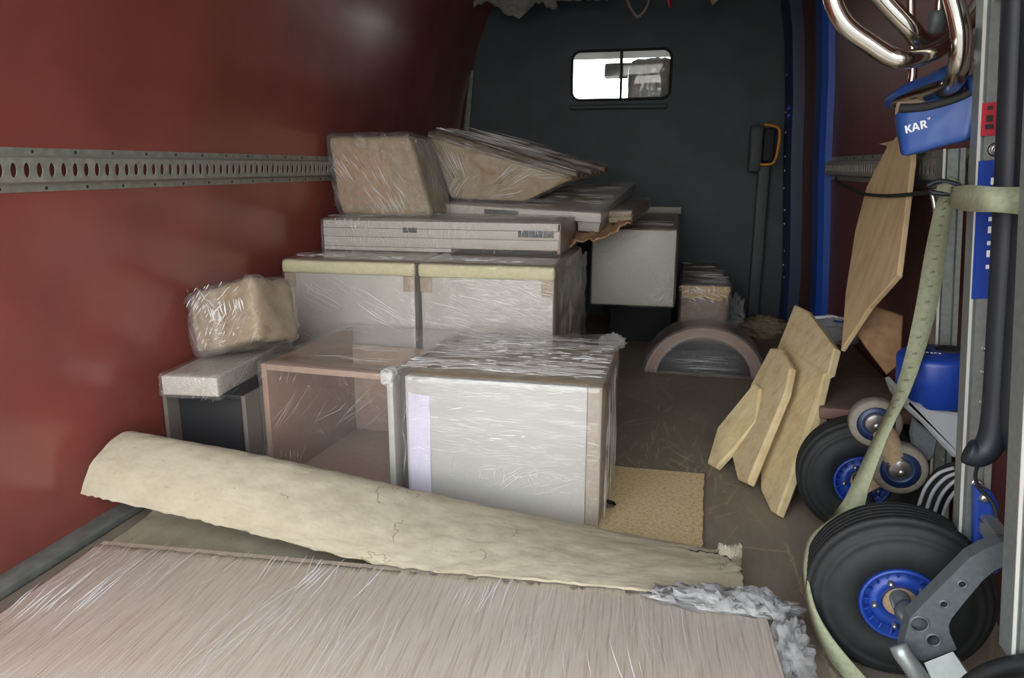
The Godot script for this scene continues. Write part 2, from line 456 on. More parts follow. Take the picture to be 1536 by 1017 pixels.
# sheet of thickness th from f(u, v); uv runs 0..1
func sheet(nu: int, nv: int, f: Callable, th: float) -> ArrayMesh:
	var g := []
	for i in nu + 1:
		var row := []
		for j in nv + 1: row.append(f.call(float(i) / nu, float(j) / nv))
		g.append(row)
	var top := []; var bot := []
	for i in nu + 1:
		var a := []; var b := []
		for j in nv + 1:
			var du: Vector3 = g[mini(i + 1, nu)][j] - g[maxi(i - 1, 0)][j]; var dv: Vector3 = g[i][mini(j + 1, nv)] - g[i][maxi(j - 1, 0)]
			var n := du.cross(dv).normalized() * th * 0.5
			a.append(g[i][j] + n); b.append(g[i][j] - n)
		top.append(a); bot.append(b)
	var st := begin()
	for i in nu:
		for j in nv:
			var u := [Vector2(float(i) / nu, float(j) / nv), Vector2(float(i + 1) / nu, float(j) / nv), Vector2(float(i + 1) / nu, float(j + 1) / nv), Vector2(float(i) / nu, float(j + 1) / nv)]
			var h: Vector3 = top[i][j] - bot[i][j]
			q4(st, top[i][j], top[i + 1][j], top[i + 1][j + 1], top[i][j + 1], h, u[0], u[1], u[2], u[3])
			if th > 0.0: q4(st, bot[i][j], bot[i + 1][j], bot[i + 1][j + 1], bot[i][j + 1], -h, u[0], u[1], u[2], u[3])
	if th > 0.0:
		st.set_smooth_group(1)
		for i in nu:
			q4(st, top[i][0], top[i + 1][0], bot[i + 1][0], bot[i][0], top[i][0] - top[i][1], Vector2(float(i) / nu, 0), Vector2(float(i + 1) / nu, 0), Vector2(float(i + 1) / nu, 0), Vector2(float(i) / nu, 0))
			q4(st, top[i][nv], top[i + 1][nv], bot[i + 1][nv], bot[i][nv], top[i][nv] - top[i][nv - 1])
		for j in nv:
			q4(st, top[0][j], top[0][j + 1], bot[0][j + 1], bot[0][j], top[0][j] - top[1][j])
			q4(st, top[nu][j], top[nu][j + 1], bot[nu][j + 1], bot[nu][j], top[nu][j] - top[nu - 1][j])
	return done(st)

# straight profile from p to q: outline in (a, b) coordinates
func beam(p: Vector3, q: Vector3, a: Vector3, b: Vector3, outline: Array) -> ArrayMesh:
	var st := begin(true)
	var n := outline.size()
	var mid := Vector2.ZERO
	for o in outline: mid += o / n
	for i in n:
		var o: Vector2 = outline[i]; var o2: Vector2 = outline[(i + 1) % n]
		var m := (o + o2) * 0.5 - mid
		var e := o2 - o
		var out := Vector2(e.y, -e.x)
		var ar := 0.0
		for k in n: ar += outline[k].cross(outline[(k + 1) % n])
		if ar < 0: out = -out
		q4(st, p + a * o.x + b * o.y, p + a * o2.x + b * o2.y, q + a * o2.x + b * o2.y, q + a * o.x + b * o.y, a * out.x + b * out.y)
	var tr := Geometry2D.triangulate_polygon(PackedVector2Array(outline))
	for e in [p, q]:
		var h: Vector3 = (p - q) if e == p else (q - p)
		for i in range(0, tr.size(), 3):
			var x: Vector3 = e + a * outline[tr[i]].x + b * outline[tr[i]].y; var y: Vector3 = e + a * outline[tr[i + 1]].x + b * outline[tr[i + 1]].y; var z: Vector3 = e + a * outline[tr[i + 2]].x + b * outline[tr[i + 2]].y
			q4(st, x, y, z, z, h)
	return done(st)

func rect2(w: float, h: float) -> Array:
	return [Vector2(-w, -h), Vector2(w, -h), Vector2(w, h), Vector2(-w, h)]

# crumpled lump of film or cloth
func lump(at: Vector3, size: Vector3, amp: float, fr: float, sd: float, n := 28) -> ArrayMesh:
	return sheet_closed(n, n, func(u, v):
		var th: float = u * TAU; var ph: float = (v - 0.5) * PI
		var d := Vector3(cos(th) * cos(ph), sin(ph), sin(th) * cos(ph))
		var k: float = 1.0 + amp * (rg.get_noise_3d(d.x * fr + sd, d.y * fr, d.z * fr) + 0.6 * nz.get_noise_3d(d.x * fr * 0.8, d.y * fr * 0.8 + sd, d.z * fr * 0.8))
		return at + d * size * k, at)

func sheet_closed(nu: int, nv: int, f: Callable, mid: Vector3) -> ArrayMesh:
	var st := begin()
	for i in nu:
		for j in nv:
			var a: Vector3 = f.call(float(i) / nu, float(j) / nv); var b: Vector3 = f.call(float((i + 1) % nu) / nu, float(j) / nv)
			var c: Vector3 = f.call(float((i + 1) % nu) / nu, float(j + 1) / nv); var d: Vector3 = f.call(float(i) / nu, float(j + 1) / nv)
			q4(st, a, b, c, d, (a + c) * 0.5 - mid, Vector2(float(i) / nu, float(j) / nv), Vector2(float(i + 1) / nu, float(j) / nv), Vector2(float(i + 1) / nu, float(j + 1) / nv), Vector2(float(i) / nu, float(j + 1) / nv))
	return done(st)

const WR := [[0.0, 0.93], [0.3, 0.925], [0.6, 0.905], [0.86, 0.885], [1.2, 0.868], [1.5, 0.84], [1.84, 0.775]]

func right_x(y: float) -> float:
	for i in WR.size() - 1:
		if y <= WR[i + 1][0]: return lerpf(WR[i][1], WR[i + 1][1], (y - WR[i][0]) / (WR[i + 1][0] - WR[i][0]))
	return WR[-1][1]

func V(x: float, y: float, z: float) -> Vector3: return Vector3(x, y, z)

func wall_x(y: float) -> float:
	for i in WL.size() - 1:
		if y <= WL[i + 1][0]: return lerpf(WL[i][1], WL[i + 1][1], (y - WL[i][0]) / (WL[i + 1][0] - WL[i][0]))
	return WL[-1][1]

# a slice of body side between z0 and z1; in_: offset inwards of its inner face, th thickness
func side_shape(right: bool, y0: float, y1: float, z0: float, z1: float, in_: float, th: float, rounded := 0.0) -> ArrayMesh:
	var st := begin()
	var ys := []
	for k in 25: ys.append(lerpf(y0, y1, k / 24.0))
	var rows := []
	for y in ys:
		var x := (-0.10 - right_x(y) if right else wall_x(y)) + in_
		var xo := x - th
		var pts := [Vector2(x, z0 + rounded), Vector2(x, z1 - rounded), Vector2(x - rounded, z1), Vector2(xo, z1), Vector2(xo, z0), Vector2(x - rounded, z0)]
		var row := []
		for p in pts: row.append(Vector3(-0.10 - p.x if right else p.x, y, p.y))
		rows.append(row)
	st.set_smooth_group(0)
	var n := 6
	for i in rows.size() - 1:
		for k in n:
			var k2 := (k + 1) % n
			st.set_smooth_group(k)
			var mid: Vector3 = (rows[i][0] + rows[i][3]) * 0.5
			mid.z = (z0 + z1) * 0.5
			var e: Vector3 = rows[i][k2] - rows[i][k]
			var hint := Vector3(-e.z, 0, e.x)
			if hint.dot((rows[i][k] + rows[i][k2]) * 0.5 - mid) < 0: hint = -hint
			if e.length() > 1e-6: q4(st, rows[i][k], rows[i][k2], rows[i + 1][k2], rows[i + 1][k], hint)
	for e in [0, rows.size() - 1]:
		for k in range(1, n - 1): q4(st, rows[e][0], rows[e][k], rows[e][k + 1], rows[e][k + 1], Vector3(0, -1 if e == 0 else 1, 0))
	return done(st)

# =====================================================================  the van
func shell() -> void:
	# floor with its own texture coordinates (one texture over the whole load bed)
	var st := begin(true)
	var x0 := -1.09; var x1 := 0.99; var z0 := BULK - 0.05; var z1 := 0.12
	q4(st, V(x0, 0, z0), V(x1, 0, z0), V(x1, 0, z1), V(x0, 0, z1), Vector3.UP, Vector2(0, 0), Vector2(1, 0), Vector2(1, 1), Vector2(0, 1))
	q4(st, V(x0, -0.06, z0), V(x1, -0.06, z0), V(x1, -0.06, z1), V(x0, -0.06, z1), Vector3.DOWN)
	q4(st, V(x0, 0, z1), V(x1, 0, z1), V(x1, -0.06, z1), V(x0, -0.06, z1), V(0, 0, 1))
	q4(st, V(x0, 0, z0), V(x1, 0, z0), V(x1, -0.06, z0), V(x0, -0.06, z0), V(0, 0, -1))
	q4(st, V(x0, 0, z0), V(x0, 0, z1), V(x0, -0.06, z1), V(x0, -0.06, z0), V(-1, 0, 0))
	q4(st, V(x1, 0, z0), V(x1, 0, z1), V(x1, -0.06, z1), V(x1, -0.06, z0), V(1, 0, 0))
	struct("floor", done(st), "floor_ply", "worn dark brown plywood load floor with pale scratches", "floor")
	struct("wall_left", side_shape(false, 0, 1.84, BULK - 0.05, 0.1, 0, 0.05), "red_panel", "dark red painted van side wall carrying the slotted rail", "wall")
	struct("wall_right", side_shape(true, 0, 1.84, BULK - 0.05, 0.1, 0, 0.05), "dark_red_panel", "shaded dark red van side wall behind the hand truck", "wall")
	struct("ceiling", box(-0.80, 0.90, 1.78, 1.84, BULK - 0.05, 0.1), "ceiling", "plain grey van roof lining", "ceiling")
	# bulkhead with the window opening
	var cs := CSGCombiner3D.new(); cs.name = "wall_front"; cs.material_override = M.black_bulkhead
	add_child(cs); taken["wall_front"] = 0
	var b := CSGBox3D.new(); b.name = "panel"; b.size = V(2.02, 1.86, 0.04); b.position = V(-0.05, 0.91, BULK - 0.02); b.material = M.black_bulkhead; cs.add_child(b)
	var hole := CSGPolygon3D.new(); hole.name = "opening"; hole.operation = CSGShape3D.OPERATION_SUBTRACTION
	hole.polygon = rounded_rect(-0.325, 0.209, 1.21, 1.464, 0.045); hole.depth = 0.2; hole.position = V(0, 0, BULK + 0.08); hole.material = M.black_bulkhead; cs.add_child(hole)
	cs.set_meta("kind", "structure"); cs.set_meta("label", "matt black bulkhead panel between load space and cab"); cs.set_meta("category", "wall")
	# window in it
	var w := Node3D.new(); w.name = "window_1"; w.position = V(-0.06, 1.20, BULK); add_child(w)
	w.set_meta("kind", "structure"); w.set_meta("label", "small sliding window in the black bulkhead"); w.set_meta("category", "window")
	var ring := []
	for p in rounded_rect(-0.325, 0.209, 1.21, 1.464, 0.045): ring.append(V(p.x, p.y, BULK + 0.002))
	ring.append(ring[0]); ring.append(ring[1])
	part("window_frame", tube(ring, 0.007, 8), "near_black", w)
	part("window_divider", box(-0.062, -0.050, 1.21, 1.464, BULK - 0.025, BULK + 0.004), "near_black", w)
	part("pane", box(-0.318, -0.062, 1.213, 1.461, BULK - 0.016, BULK - 0.012, 0.001), "glass", w)
	part("pane", box(-0.056, 0.204, 1.213, 1.461, BULK - 0.024, BULK - 0.020, 0.001), "glass", w)
	part("window_ledge", wbox(cb(-0.335, 0.20, 1.158, 1.182, BULK + 0.001, BULK + 0.035), 0.008), "bar_dark", w)
	# metal kerbs along the floor, pale corner strip
	struct("trim_1", wbox(cb(-1.05, -0.992, 0.001, 0.022, BULK + 0.03, 0.1), 0.005), "trim_grey", "grey metal strip along the foot of the left red wall", "trim")
	struct("trim_2", slab([V(-0.975, 0.8, BULK + 0.004), V(-0.94, 0.8, BULK + 0.004), V(-0.885, 1.38, BULK + 0.004), V(-0.91, 1.38, BULK + 0.004)], V(0, 0, 0.012), 0.002), "trim_grey", "pale sliver of trim in the corner of red wall and black bulkhead", "trim")
	# blue pillar of the side door and the darker frame next to the bulkhead
	struct("trim_3", side_shape(true, 0.0, 1.80, -3.46, -3.27, 0.045, 0.05, 0.02), "blue_paint", "bright blue painted body pillar on the right wall", "pillar")
	var fr := struct("trim_4", side_shape(true, 0.0, 1.80, -4.20, -4.03, 0.075, 0.09, 0.02), "dark_blue", "dark blue riveted metal door frame beside the black bulkhead", "frame")
	var r := RandomNumberGenerator.new(); r.seed = 9
	for y in [0.28, 0.34, 0.42, 0.56, 0.63, 0.74, 0.83, 0.9, 1.02, 1.12, 1.3]:
		var x := right_x(y) - 0.075
		part("rivet", lathe([[0.0, 0.005], [0.004, 0.004], [0.006, 0.0], [0.006, -0.003]], V(x, y, -4.10 + r.randf_range(-0.03, 0.03)), V(-1, 0, 0.05), 8), "white_dot", fr)
	for y in [1.10, 1.135]:
		part("rivet", lathe([[0.0, 0.012], [0.012, 0.009], [0.014, 0.0]], V(right_x(y) - 0.07, y, -4.045), V(-1, 0, 0.6), 10), "blue_paint", fr)

func rounded_rect(x0: float, x1: float, y0: float, y1: float, r: float) -> PackedVector2Array:
	var p := PackedVector2Array()
	for q in [[x1 - r, y1 - r, 0.0], [x0 + r, y1 - r, PI / 2], [x0 + r, y0 + r, PI], [x1 - r, y0 + r, -PI / 2]]:
		for k in 7: p.append(Vector2(q[0] + r * cos(q[2] + PI / 2 * k / 6.0), q[1] + r * sin(q[2] + PI / 2 * k / 6.0)))
	return p

func cab() -> void:
	# the driver's cab beyond the bulkhead, as far as its window shows it
	var f := -5.75
	struct("trim_5", box(-1.05, 0.95, 1.62, 1.86, f, BULK - 0.05, 0.02), "headliner", "pale cab roof lining seen through the bulkhead window", "lining")
	struct("floor_001", box(-1.05, 0.95, -0.06, 0.0, f, BULK - 0.051), "dash", "cab floor beyond the bulkhead", "floor")
	struct("wall_front_left", box(-1.05, -0.98, 0.0, 1.62, f, BULK - 0.05), "dash", "inner left side of the cab", "wall")
	struct("wall_front_right", box(0.88, 0.95, 0.0, 1.62, f, BULK - 0.05), "dash", "inner right side of the cab", "wall")
	struct("trim_6", box(-0.98, 0.88, 0.0, 0.98, f, f + 0.45, 0.05), "dash", "dashboard below the windscreen", "trim")
	struct("window_2", box(-0.98, 0.88, 0.98, 1.62, f + 0.02, f + 0.026), "glass", "windscreen of the cab, white with daylight", "window")
	var t := thing("rear_view_mirror", V(-0.15, 1.50, -5.3), "dark driving mirror hanging against the bright windscreen", "mirror")
	part("mirror_housing", wbox(cb(-0.258, -0.04, 1.435, 1.535, -5.32, -5.29), 0.014), "near_black", t)
	part("mirror_glass", box(-0.248, -0.05, 1.445, 1.525, -5.2895, -5.288), "steel", t)
	part("mirror_arm", tube([V(-0.15, 1.53, -5.31), V(-0.15, 1.60, -5.33), V(-0.15, 1.63, -5.34)], 0.008, 8), "near_black", t)
	var s := thing("car_seat", V(0.10, 0.45, -4.62), "cab seat with shiny creased cover on its headrest, behind the window", "seat")
	part("backrest", wbox(cb(-0.14, 0.36, 0.5, 1.15, -4.72, -4.56), 0.05, 8, 0.006, Vector3.ONE * 8), "seat_cover", s)
	part("headrest", wbox(cb(-0.045, 0.225, 1.19, 1.462, -4.66, -4.53), 0.06, 22, 0.012, V(16, 4, 8)), "seat_cover", s)
	for x in [0.04, 0.15]: part("headrest_post", tube([V(x, 1.12, -4.6), V(x, 1.20, -4.6)], 0.007, 8), "steel", s)
	part("seat_base", wbox(cb(-0.16, 0.38, 0.0, 0.5, -5.1, -4.56), 0.05), "dash", s)
	# ground outside
	struct("floor_002", box(-30, 30, -0.75, -0.70, 0.6, 40), "asphalt", "yard surface behind the open doors", "ground")

func rail(right: bool, z0: float, z1: float) -> ArrayMesh:
	# channel: two flanges on the wall, raised web with oval holes punched through
	var st := begin(true)
	var pitch := 0.0305
	var n := int((z1 - z0) / pitch)
	var y0 := 0.800; var y1 := 0.887
	var ya := y0 + 0.014; var yb := y1 - 0.014            # web limits
	var sx := -1.0 if right else 1.0
	var X := func(y, d): return (right_x(y) - d) if right else wall_x(y) + d
	var d := 0.024
	# flanges, edges and web lips
	for s in [[y0, 0.003, ya, 0.004], [ya, 0.004, ya + 0.006, d], [yb - 0.006, d, yb, 0.004], [yb, 0.004, y1, 0.003], [y1, 0.003, y1, 0.0], [y0, 0.0, y0, 0.003]]:
		q4(st, V(X.call(s[0], s[1]), s[0], z0), V(X.call(s[0], s[1]), s[0], z0 + n * pitch), V(X.call(s[2], s[3]), s[2], z0 + n * pitch), V(X.call(s[2], s[3]), s[2], z0), V(sx, 0.2 if s[0] > 0.85 else -0.2, 0))
	var wy0 := ya + 0.006; var wy1 := yb - 0.006; var cy := (wy0 + wy1) / 2
	for i in n:
		var za := z0 + i * pitch; var zc := za + pitch / 2
		var outer := []; var inner := []
		for k in 16:
			var a := TAU * k / 16
			inner.append(Vector2(zc + cos(a) * 0.0078, cy + sin(a) * 0.0145))
			var m := maxf(absf(cos(a)) / (pitch / 2), absf(sin(a)) / ((wy1 - wy0) / 2))
			outer.append(Vector2(zc + cos(a) / m, cy + sin(a) / m))
		for k in 16:
			var k2 := (k + 1) % 16
			var P := func(p, dd): return V(X.call(p.y, dd), p.y, p.x)
			q4(st, P.call(inner[k], d), P.call(inner[k2], d), P.call(outer[k2], d), P.call(outer[k], d), V(sx, 0, 0))
			q4(st, P.call(inner[k], d), P.call(inner[k2], d), P.call(inner[k2], d - 0.003), P.call(inner[k], d - 0.003), V(0, cy - inner[k].y, zc - inner[k].x))
		# corners of each cell
		for cx in [[0.0, wy0, 0], [0.0, wy1, 1], [1.0, wy0, 2], [1.0, wy1, 3]]:
			var c := Vector2(za + cx[0] * pitch, cx[1])
			var near := outer.duplicate(); near.sort_custom(func(p, q): return p.distance_to(c) < q.distance_to(c))
			q4(st, V(X.call(c.y, d), c.y, c.x), V(X.call(near[0].y, d), near[0].y, near[0].x), V(X.call(near[1].y, d), near[1].y, near[1].x), V(X.call(near[1].y, d), near[1].y, near[1].x), V(sx, 0, 0))
	return done(st)

func wall_fittings() -> void:
	var t := thing("lashing_rail", V(-0.98, 0.80, -1.8), "long galvanised lashing rail with oval holes on the left red wall", "rail")
	part("rail_channel", rail(false, -3.6, -0.4), "galv", t)
	for i in 26:
		var z := -0.75 - i * 0.11
		for y in [0.807, 0.880]:
			part("rivet", lathe([[0.0, 0.004], [0.003, 0.003], [0.0045, 0.0], [0.0045, -0.002]], V(wall_x(y) + 0.002, y, z + (0.03 if y > 0.85 else 0.0)), V(1, 0, 0), 8), "dark_metal", t)
	var t2 := thing("lashing_rail", V(0.88, 0.80, -2.2), "galvanised lashing rail on the right wall behind the tall wood offcut", "rail")
	part("rail_channel", rail(true, -3.27, -1.2), "galv", t2)
	for i in 14:
		var y := 0.880
		part("rivet", lathe([[0.0, 0.004], [0.003, 0.003], [0.0045, 0.0]], V(right_x(y) - 0.002, y, -1.4 - i * 0.13), V(-1, 0, 0), 8), "dark_metal", t2)
	# load bar with yellow handle against the bulkhead
	var b := thing("load_bar", V(0.72, 0.0, -4.16), "dark upright load bar with a yellow loop handle beside the bulkhead", "bar")
	part("bar_body", wbox(cb(0.685, 0.745, 0.0, 0.86, -4.19, -4.15), 0.01), "bar_dark", b)
	part("bar_head", wbox(turned(cb(0.63, 0.70, 0.82, 1.06, -4.18, -4.14), V(0.66, 0.9, -4.16), 0, 0), 0.02), "bar_dark", b)
	part("handle", tube(smoothed([V(0.694, 1.06, -4.12), V(0.735, 1.055, -4.11), V(0.772, 1.03, -4.11), V(0.770, 0.93, -4.11), V(0.755, 0.872, -4.11), V(0.72, 0.860, -4.11), V(0.690, 0.862, -4.12)], 3), 0.007, 10), "yellow_handle", b)
	part("handle_backing", wbox(cb(0.70, 0.755, 0.875, 1.045, -4.15, -4.125), 0.01), "near_black", b)

# =====================================================================  wrapped cargo
func film(c: Array, d: float, r: float, amp: float, fr: Vector3, parent: Node3D, m := "film", turn := 0.0, n := 40) -> void:
	part("film", wbox(grown(c, d), r, n, amp, fr, turn), m, parent)

# bunched pleats of the stretch film: thin raised strands laid on faces of a wrapped shape
# faces: [axis, side, how many, angle in degrees, spread, length in metres, u0, u1, v0, v1]
func pleats(c: Array, faces: Array, parent: Node3D, sd: int, lift := 0.0016, wd := 0.0007, m := "pleat") -> void:
	var r := RandomNumberGenerator.new(); r.seed = sd
	var st := begin()
	for f in faces:
		var a: int = f[0]; var b: int = [2, 0, 0][a]; var d: int = [1, 2, 1][a]
		var T := func(u: float, v: float) -> Vector3:
			var t := Vector3.ZERO
			t[a] = 1.0 if f[1] > 0 else 0.0; t[b] = u; t[d] = v
			return tri_map(c, t)
		var lu: float = T.call(0.0, 0.5).distance_to(T.call(1.0, 0.5)); var lv: float = T.call(0.5, 0.0).distance_to(T.call(0.5, 1.0))
		var inside := tri_map(c, Vector3.ONE * 0.5)
		var done_ := 0
		while done_ < f[2]:
			# strands come in families that share a direction
			var fam := r.randi_range(3, 9)
			var ang := deg_to_rad(f[3] + r.randfn(0.0, f[4])); var u0 := r.randf_range(f[6], f[7]); var v0 := r.randf_range(f[8], f[9])
			for k in fam:
				done_ += 1
				var an := ang + r.randfn(0.0, 0.07); var L: float = f[5] * r.randf_range(0.25, 1.2)
				var uu := u0 + r.randfn(0.0, 0.03) / lu - sin(ang) * r.randfn(0.0, 0.025) / lu; var vv := v0 + cos(ang) * r.randfn(0.0, 0.022) / lv
				var w := wd * r.randf_range(0.35, 1.3); var bend := r.randfn(0.0, 0.06)
				var prev := []
				for i in 6:
					var s := (i / 5.0 - 0.5) * L
					var pu := uu + (cos(an) * s - sin(an) * bend * s * s * 8.0) / lu; var pv := vv + (sin(an) * s + cos(an) * bend * s * s * 8.0) / lv
					if pu < 0.01 or pu > 0.99 or pv < 0.01 or pv > 0.99:
						prev = []
						continue
					var p: Vector3 = T.call(pu, pv)
					var nu_: Vector3 = (T.call(pu + 0.01, pv) - p).normalized(); var nv_: Vector3 = (T.call(pu, pv + 0.01) - p).normalized()
					var n := nu_.cross(nv_)
					if n.dot(p - inside) < 0: n = -n
					var side: Vector3 = (nu_ * -sin(an) + nv_ * cos(an)).normalized()
					var k2: float = sin((i + 0.35) / 5.7 * PI)
					var base: Vector3 = p + n * lift * 0.5
					var row := [base - side * w * k2, base + n * lift * k2, base + side * w * k2]
					if prev:
						q4(st, prev[0], prev[1], row[1], row[0], n - side)
						q4(st, prev[1], prev[2], row[2], row[1], n + side)
					prev = row
	part("film_pleats" if m == "pleat" else "film_glints", done(st), m, parent, "stuff")

func hexa(fbl: Vector3, fbr: Vector3, ftl: Vector3, ftr: Vector3, bbl: Vector3, bbr: Vector3, btl: Vector3, btr: Vector3) -> Array:
	return [bbl, bbr, btl, btr, fbl, fbr, ftl, ftr]

func cargo_far() -> void:
	# long wrapped panel resting on a low crate, its end face towards the doors
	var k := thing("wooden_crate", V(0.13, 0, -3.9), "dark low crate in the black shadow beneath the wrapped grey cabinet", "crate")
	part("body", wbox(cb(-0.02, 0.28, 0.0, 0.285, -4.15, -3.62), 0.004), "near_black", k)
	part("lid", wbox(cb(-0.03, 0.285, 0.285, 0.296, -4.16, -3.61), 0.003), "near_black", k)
	var t := thing("wrapped_cabinet", V(0.12, 0.297, -3.55), "film-wrapped grey-beige cabinet overhanging a dark gap, nearest the black bulkhead", "cabinet")
	var c := cb(-0.045, 0.287, 0.297, 0.603, -4.12, -3.0)
	part("side_panel", box(0.268, 0.287, 0.297, 0.603, -4.12, -3.012), "brown_board", t)
	part("side_panel", box(-0.045, -0.027, 0.297, 0.603, -4.12, -3.012), "brown_board", t)
	part("top_panel", box(-0.027, 0.268, 0.585, 0.603, -4.12, -3.012), "brown_board", t)
	part("bottom_panel", box(-0.027, 0.268, 0.297, 0.315, -4.12, -3.012), "brown_board", t)
	part("front_panel", wbox(cb(-0.045, 0.287, 0.297, 0.603, -3.012, -2.995), 0.002), "grey_front", t)
	film(c, 0.006, 0.008, 0.005, V(10, 24, 10), t, "film_wrinkled", 0.7)
	pleats(grown(c, 0.011), [[2, 1, 24, 50.0, 40.0, 0.03, 0.1, 0.95, 0.1, 0.95]], t, 61, 0.002, 0.0007, "pleat_bright")
	pleats(grown(c, 0.010), [[2, 1, 90, 50.0, 35.0, 0.05, 0.02, 0.98, 0.05, 0.98], [1, 1, 20, 0.0, 10.0, 0.2, 0.1, 0.9, 0.7, 1.0]], t, 31)
	# lid board leaning on top at the back edge
	part("rear_rail", box(-0.03, 0.30, 0.604, 0.640, -4.10, -4.08), "grey_front", t)
	var b := thing("wrapped_box", V(0.42, 0, -3.6), "narrow brown box in glossy film standing behind the arched bundle", "box")
	var bc := hexa(V(0.325, 0.0, -3.28), V(0.505, 0.0, -3.28), V(0.318, 0.345, -3.25), V(0.522, 0.345, -3.25), V(0.32, 0, -4.1), V(0.52, 0, -4.1), V(0.33, 0.345, -4.1), V(0.515, 0.345, -4.1))
	part("carton", wbox(bc, 0.012), "dark_carton", b)
	part("carton_flap", wbox(hexa(V(0.330, 0.262, -3.262), V(0.515, 0.262, -3.262), V(0.318, 0.346, -3.243), V(0.524, 0.346, -3.243), V(0.32, 0.262, -3.275), V(0.515, 0.262, -3.275), V(0.318, 0.346, -3.258), V(0.524, 0.346, -3.258)), 0.004, 12, 0.006, V(20, 30, 10)), "golden_card", b)
	film(bc, 0.009, 0.014, 0.010, V(12, 22, 12), b, "film_wrinkled", 0.2)
	pleats(grown(bc, 0.016), [[2, 1, 44, 10.0, 40.0, 0.04, 0.05, 0.95, 0.84, 0.98], [1, 1, 18, 0.0, 6.0, 0.10, 0.1, 0.9, 0.0, 1.0]], b, 59, 0.002, 0.0010, "pleat_bright")
	pleats(grown(bc, 0.014), [[2, 1, 70, 20.0, 40.0, 0.05, 0.1, 0.9, 0.76, 0.98], [1, 1, 40, 0.0, 10.0, 0.14, 0.1, 0.9, 0.0, 1.0], [2, 1, 20, 90.0, 12.0, 0.09, 0.1, 0.9, 0.1, 0.7]], b, 32)
	# bundle of bent strips
	var a := thing("arched_bundle", V(0.425, 0, -3.15), "wrapped arched bundle of bent strips standing on the floor before the brown box", "bundle")
	for l in 3:
		part("bent_strip", arch_shape(V(0.425, -0.02, -3.04 - l * 0.004), 0.243 - l * 0.017, 0.225 - l * 0.013, 0.015, 0.195 - 0.01 * l), "brown_board", a)
	part("film", arch_shape(V(0.425, -0.02, -3.03), 0.252, 0.236, 0.058, 0.205, 0.004), "film_wrinkled", a)
	part("end_film", sheet(30, 14, func(u, v):
		var an: float = PI * (0.06 + 0.88 * u)
		var top := V(0.425 + cos(an) * 0.20, maxf(0.012, sin(an) * 0.18), -3.046)
		var bot := V(top.x, 0.006, -3.02)
		return bot.lerp(top, v) + V(0, 0, 0.006 * rg.get_noise_2d(top.x * 6, v * 9)), 0.0), "film", a)
	pleats(cb(0.25, 0.60, 0.01, 0.15, -3.06, -3.024), [[2, 1, 60, 0.0, 4.0, 0.2, 0.1, 0.9, 0.0, 0.9]], a, 47)
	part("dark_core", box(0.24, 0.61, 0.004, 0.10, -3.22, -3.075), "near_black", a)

func arch_shape(o: Vector3, rx: float, ry: float, th: float, depth: float, wob := 0.0) -> ArrayMesh:
	var st := begin()
	var n := 40
	var rows := []
	for i in n + 1:
		var a := lerpf(PI * 0.035, PI * 0.965, float(i) / n)
		var d := V(cos(a), sin(a), 0)
		var w := wob * rg.get_noise_2d(i * 0.25, 3.0)
		var po := o + V(d.x * (rx + w), d.y * (ry + w), 0); var pi_ := o + V(d.x * (rx - th), d.y * (ry - th), 0)
		rows.append([po, po - V(0, 0, depth), pi_ - V(0, 0, depth), pi_, d])
	for i in n:
		for k in 4:
			st.set_smooth_group(k)
			var k2 := (k + 1) % 4
			var h: Vector3 = [rows[i][4], V(0, 0, -1), -rows[i][4], V(0, 0, 1)][k]
			q4(st, rows[i][k], rows[i][k2], rows[i + 1][k2], rows[i + 1][k], h, Vector2(i * 0.02, k * 0.1), Vector2(i * 0.02, k * 0.1 + 0.1), Vector2(i * 0.02 + 0.02, k * 0.1 + 0.1), Vector2(i * 0.02 + 0.02, k * 0.1))
	for e in [0, n]: q4(st, rows[e][0], rows[e][1], rows[e][2], rows[e][3], V(1 if e == 0 else -1, -1, 0))
	return done(st)

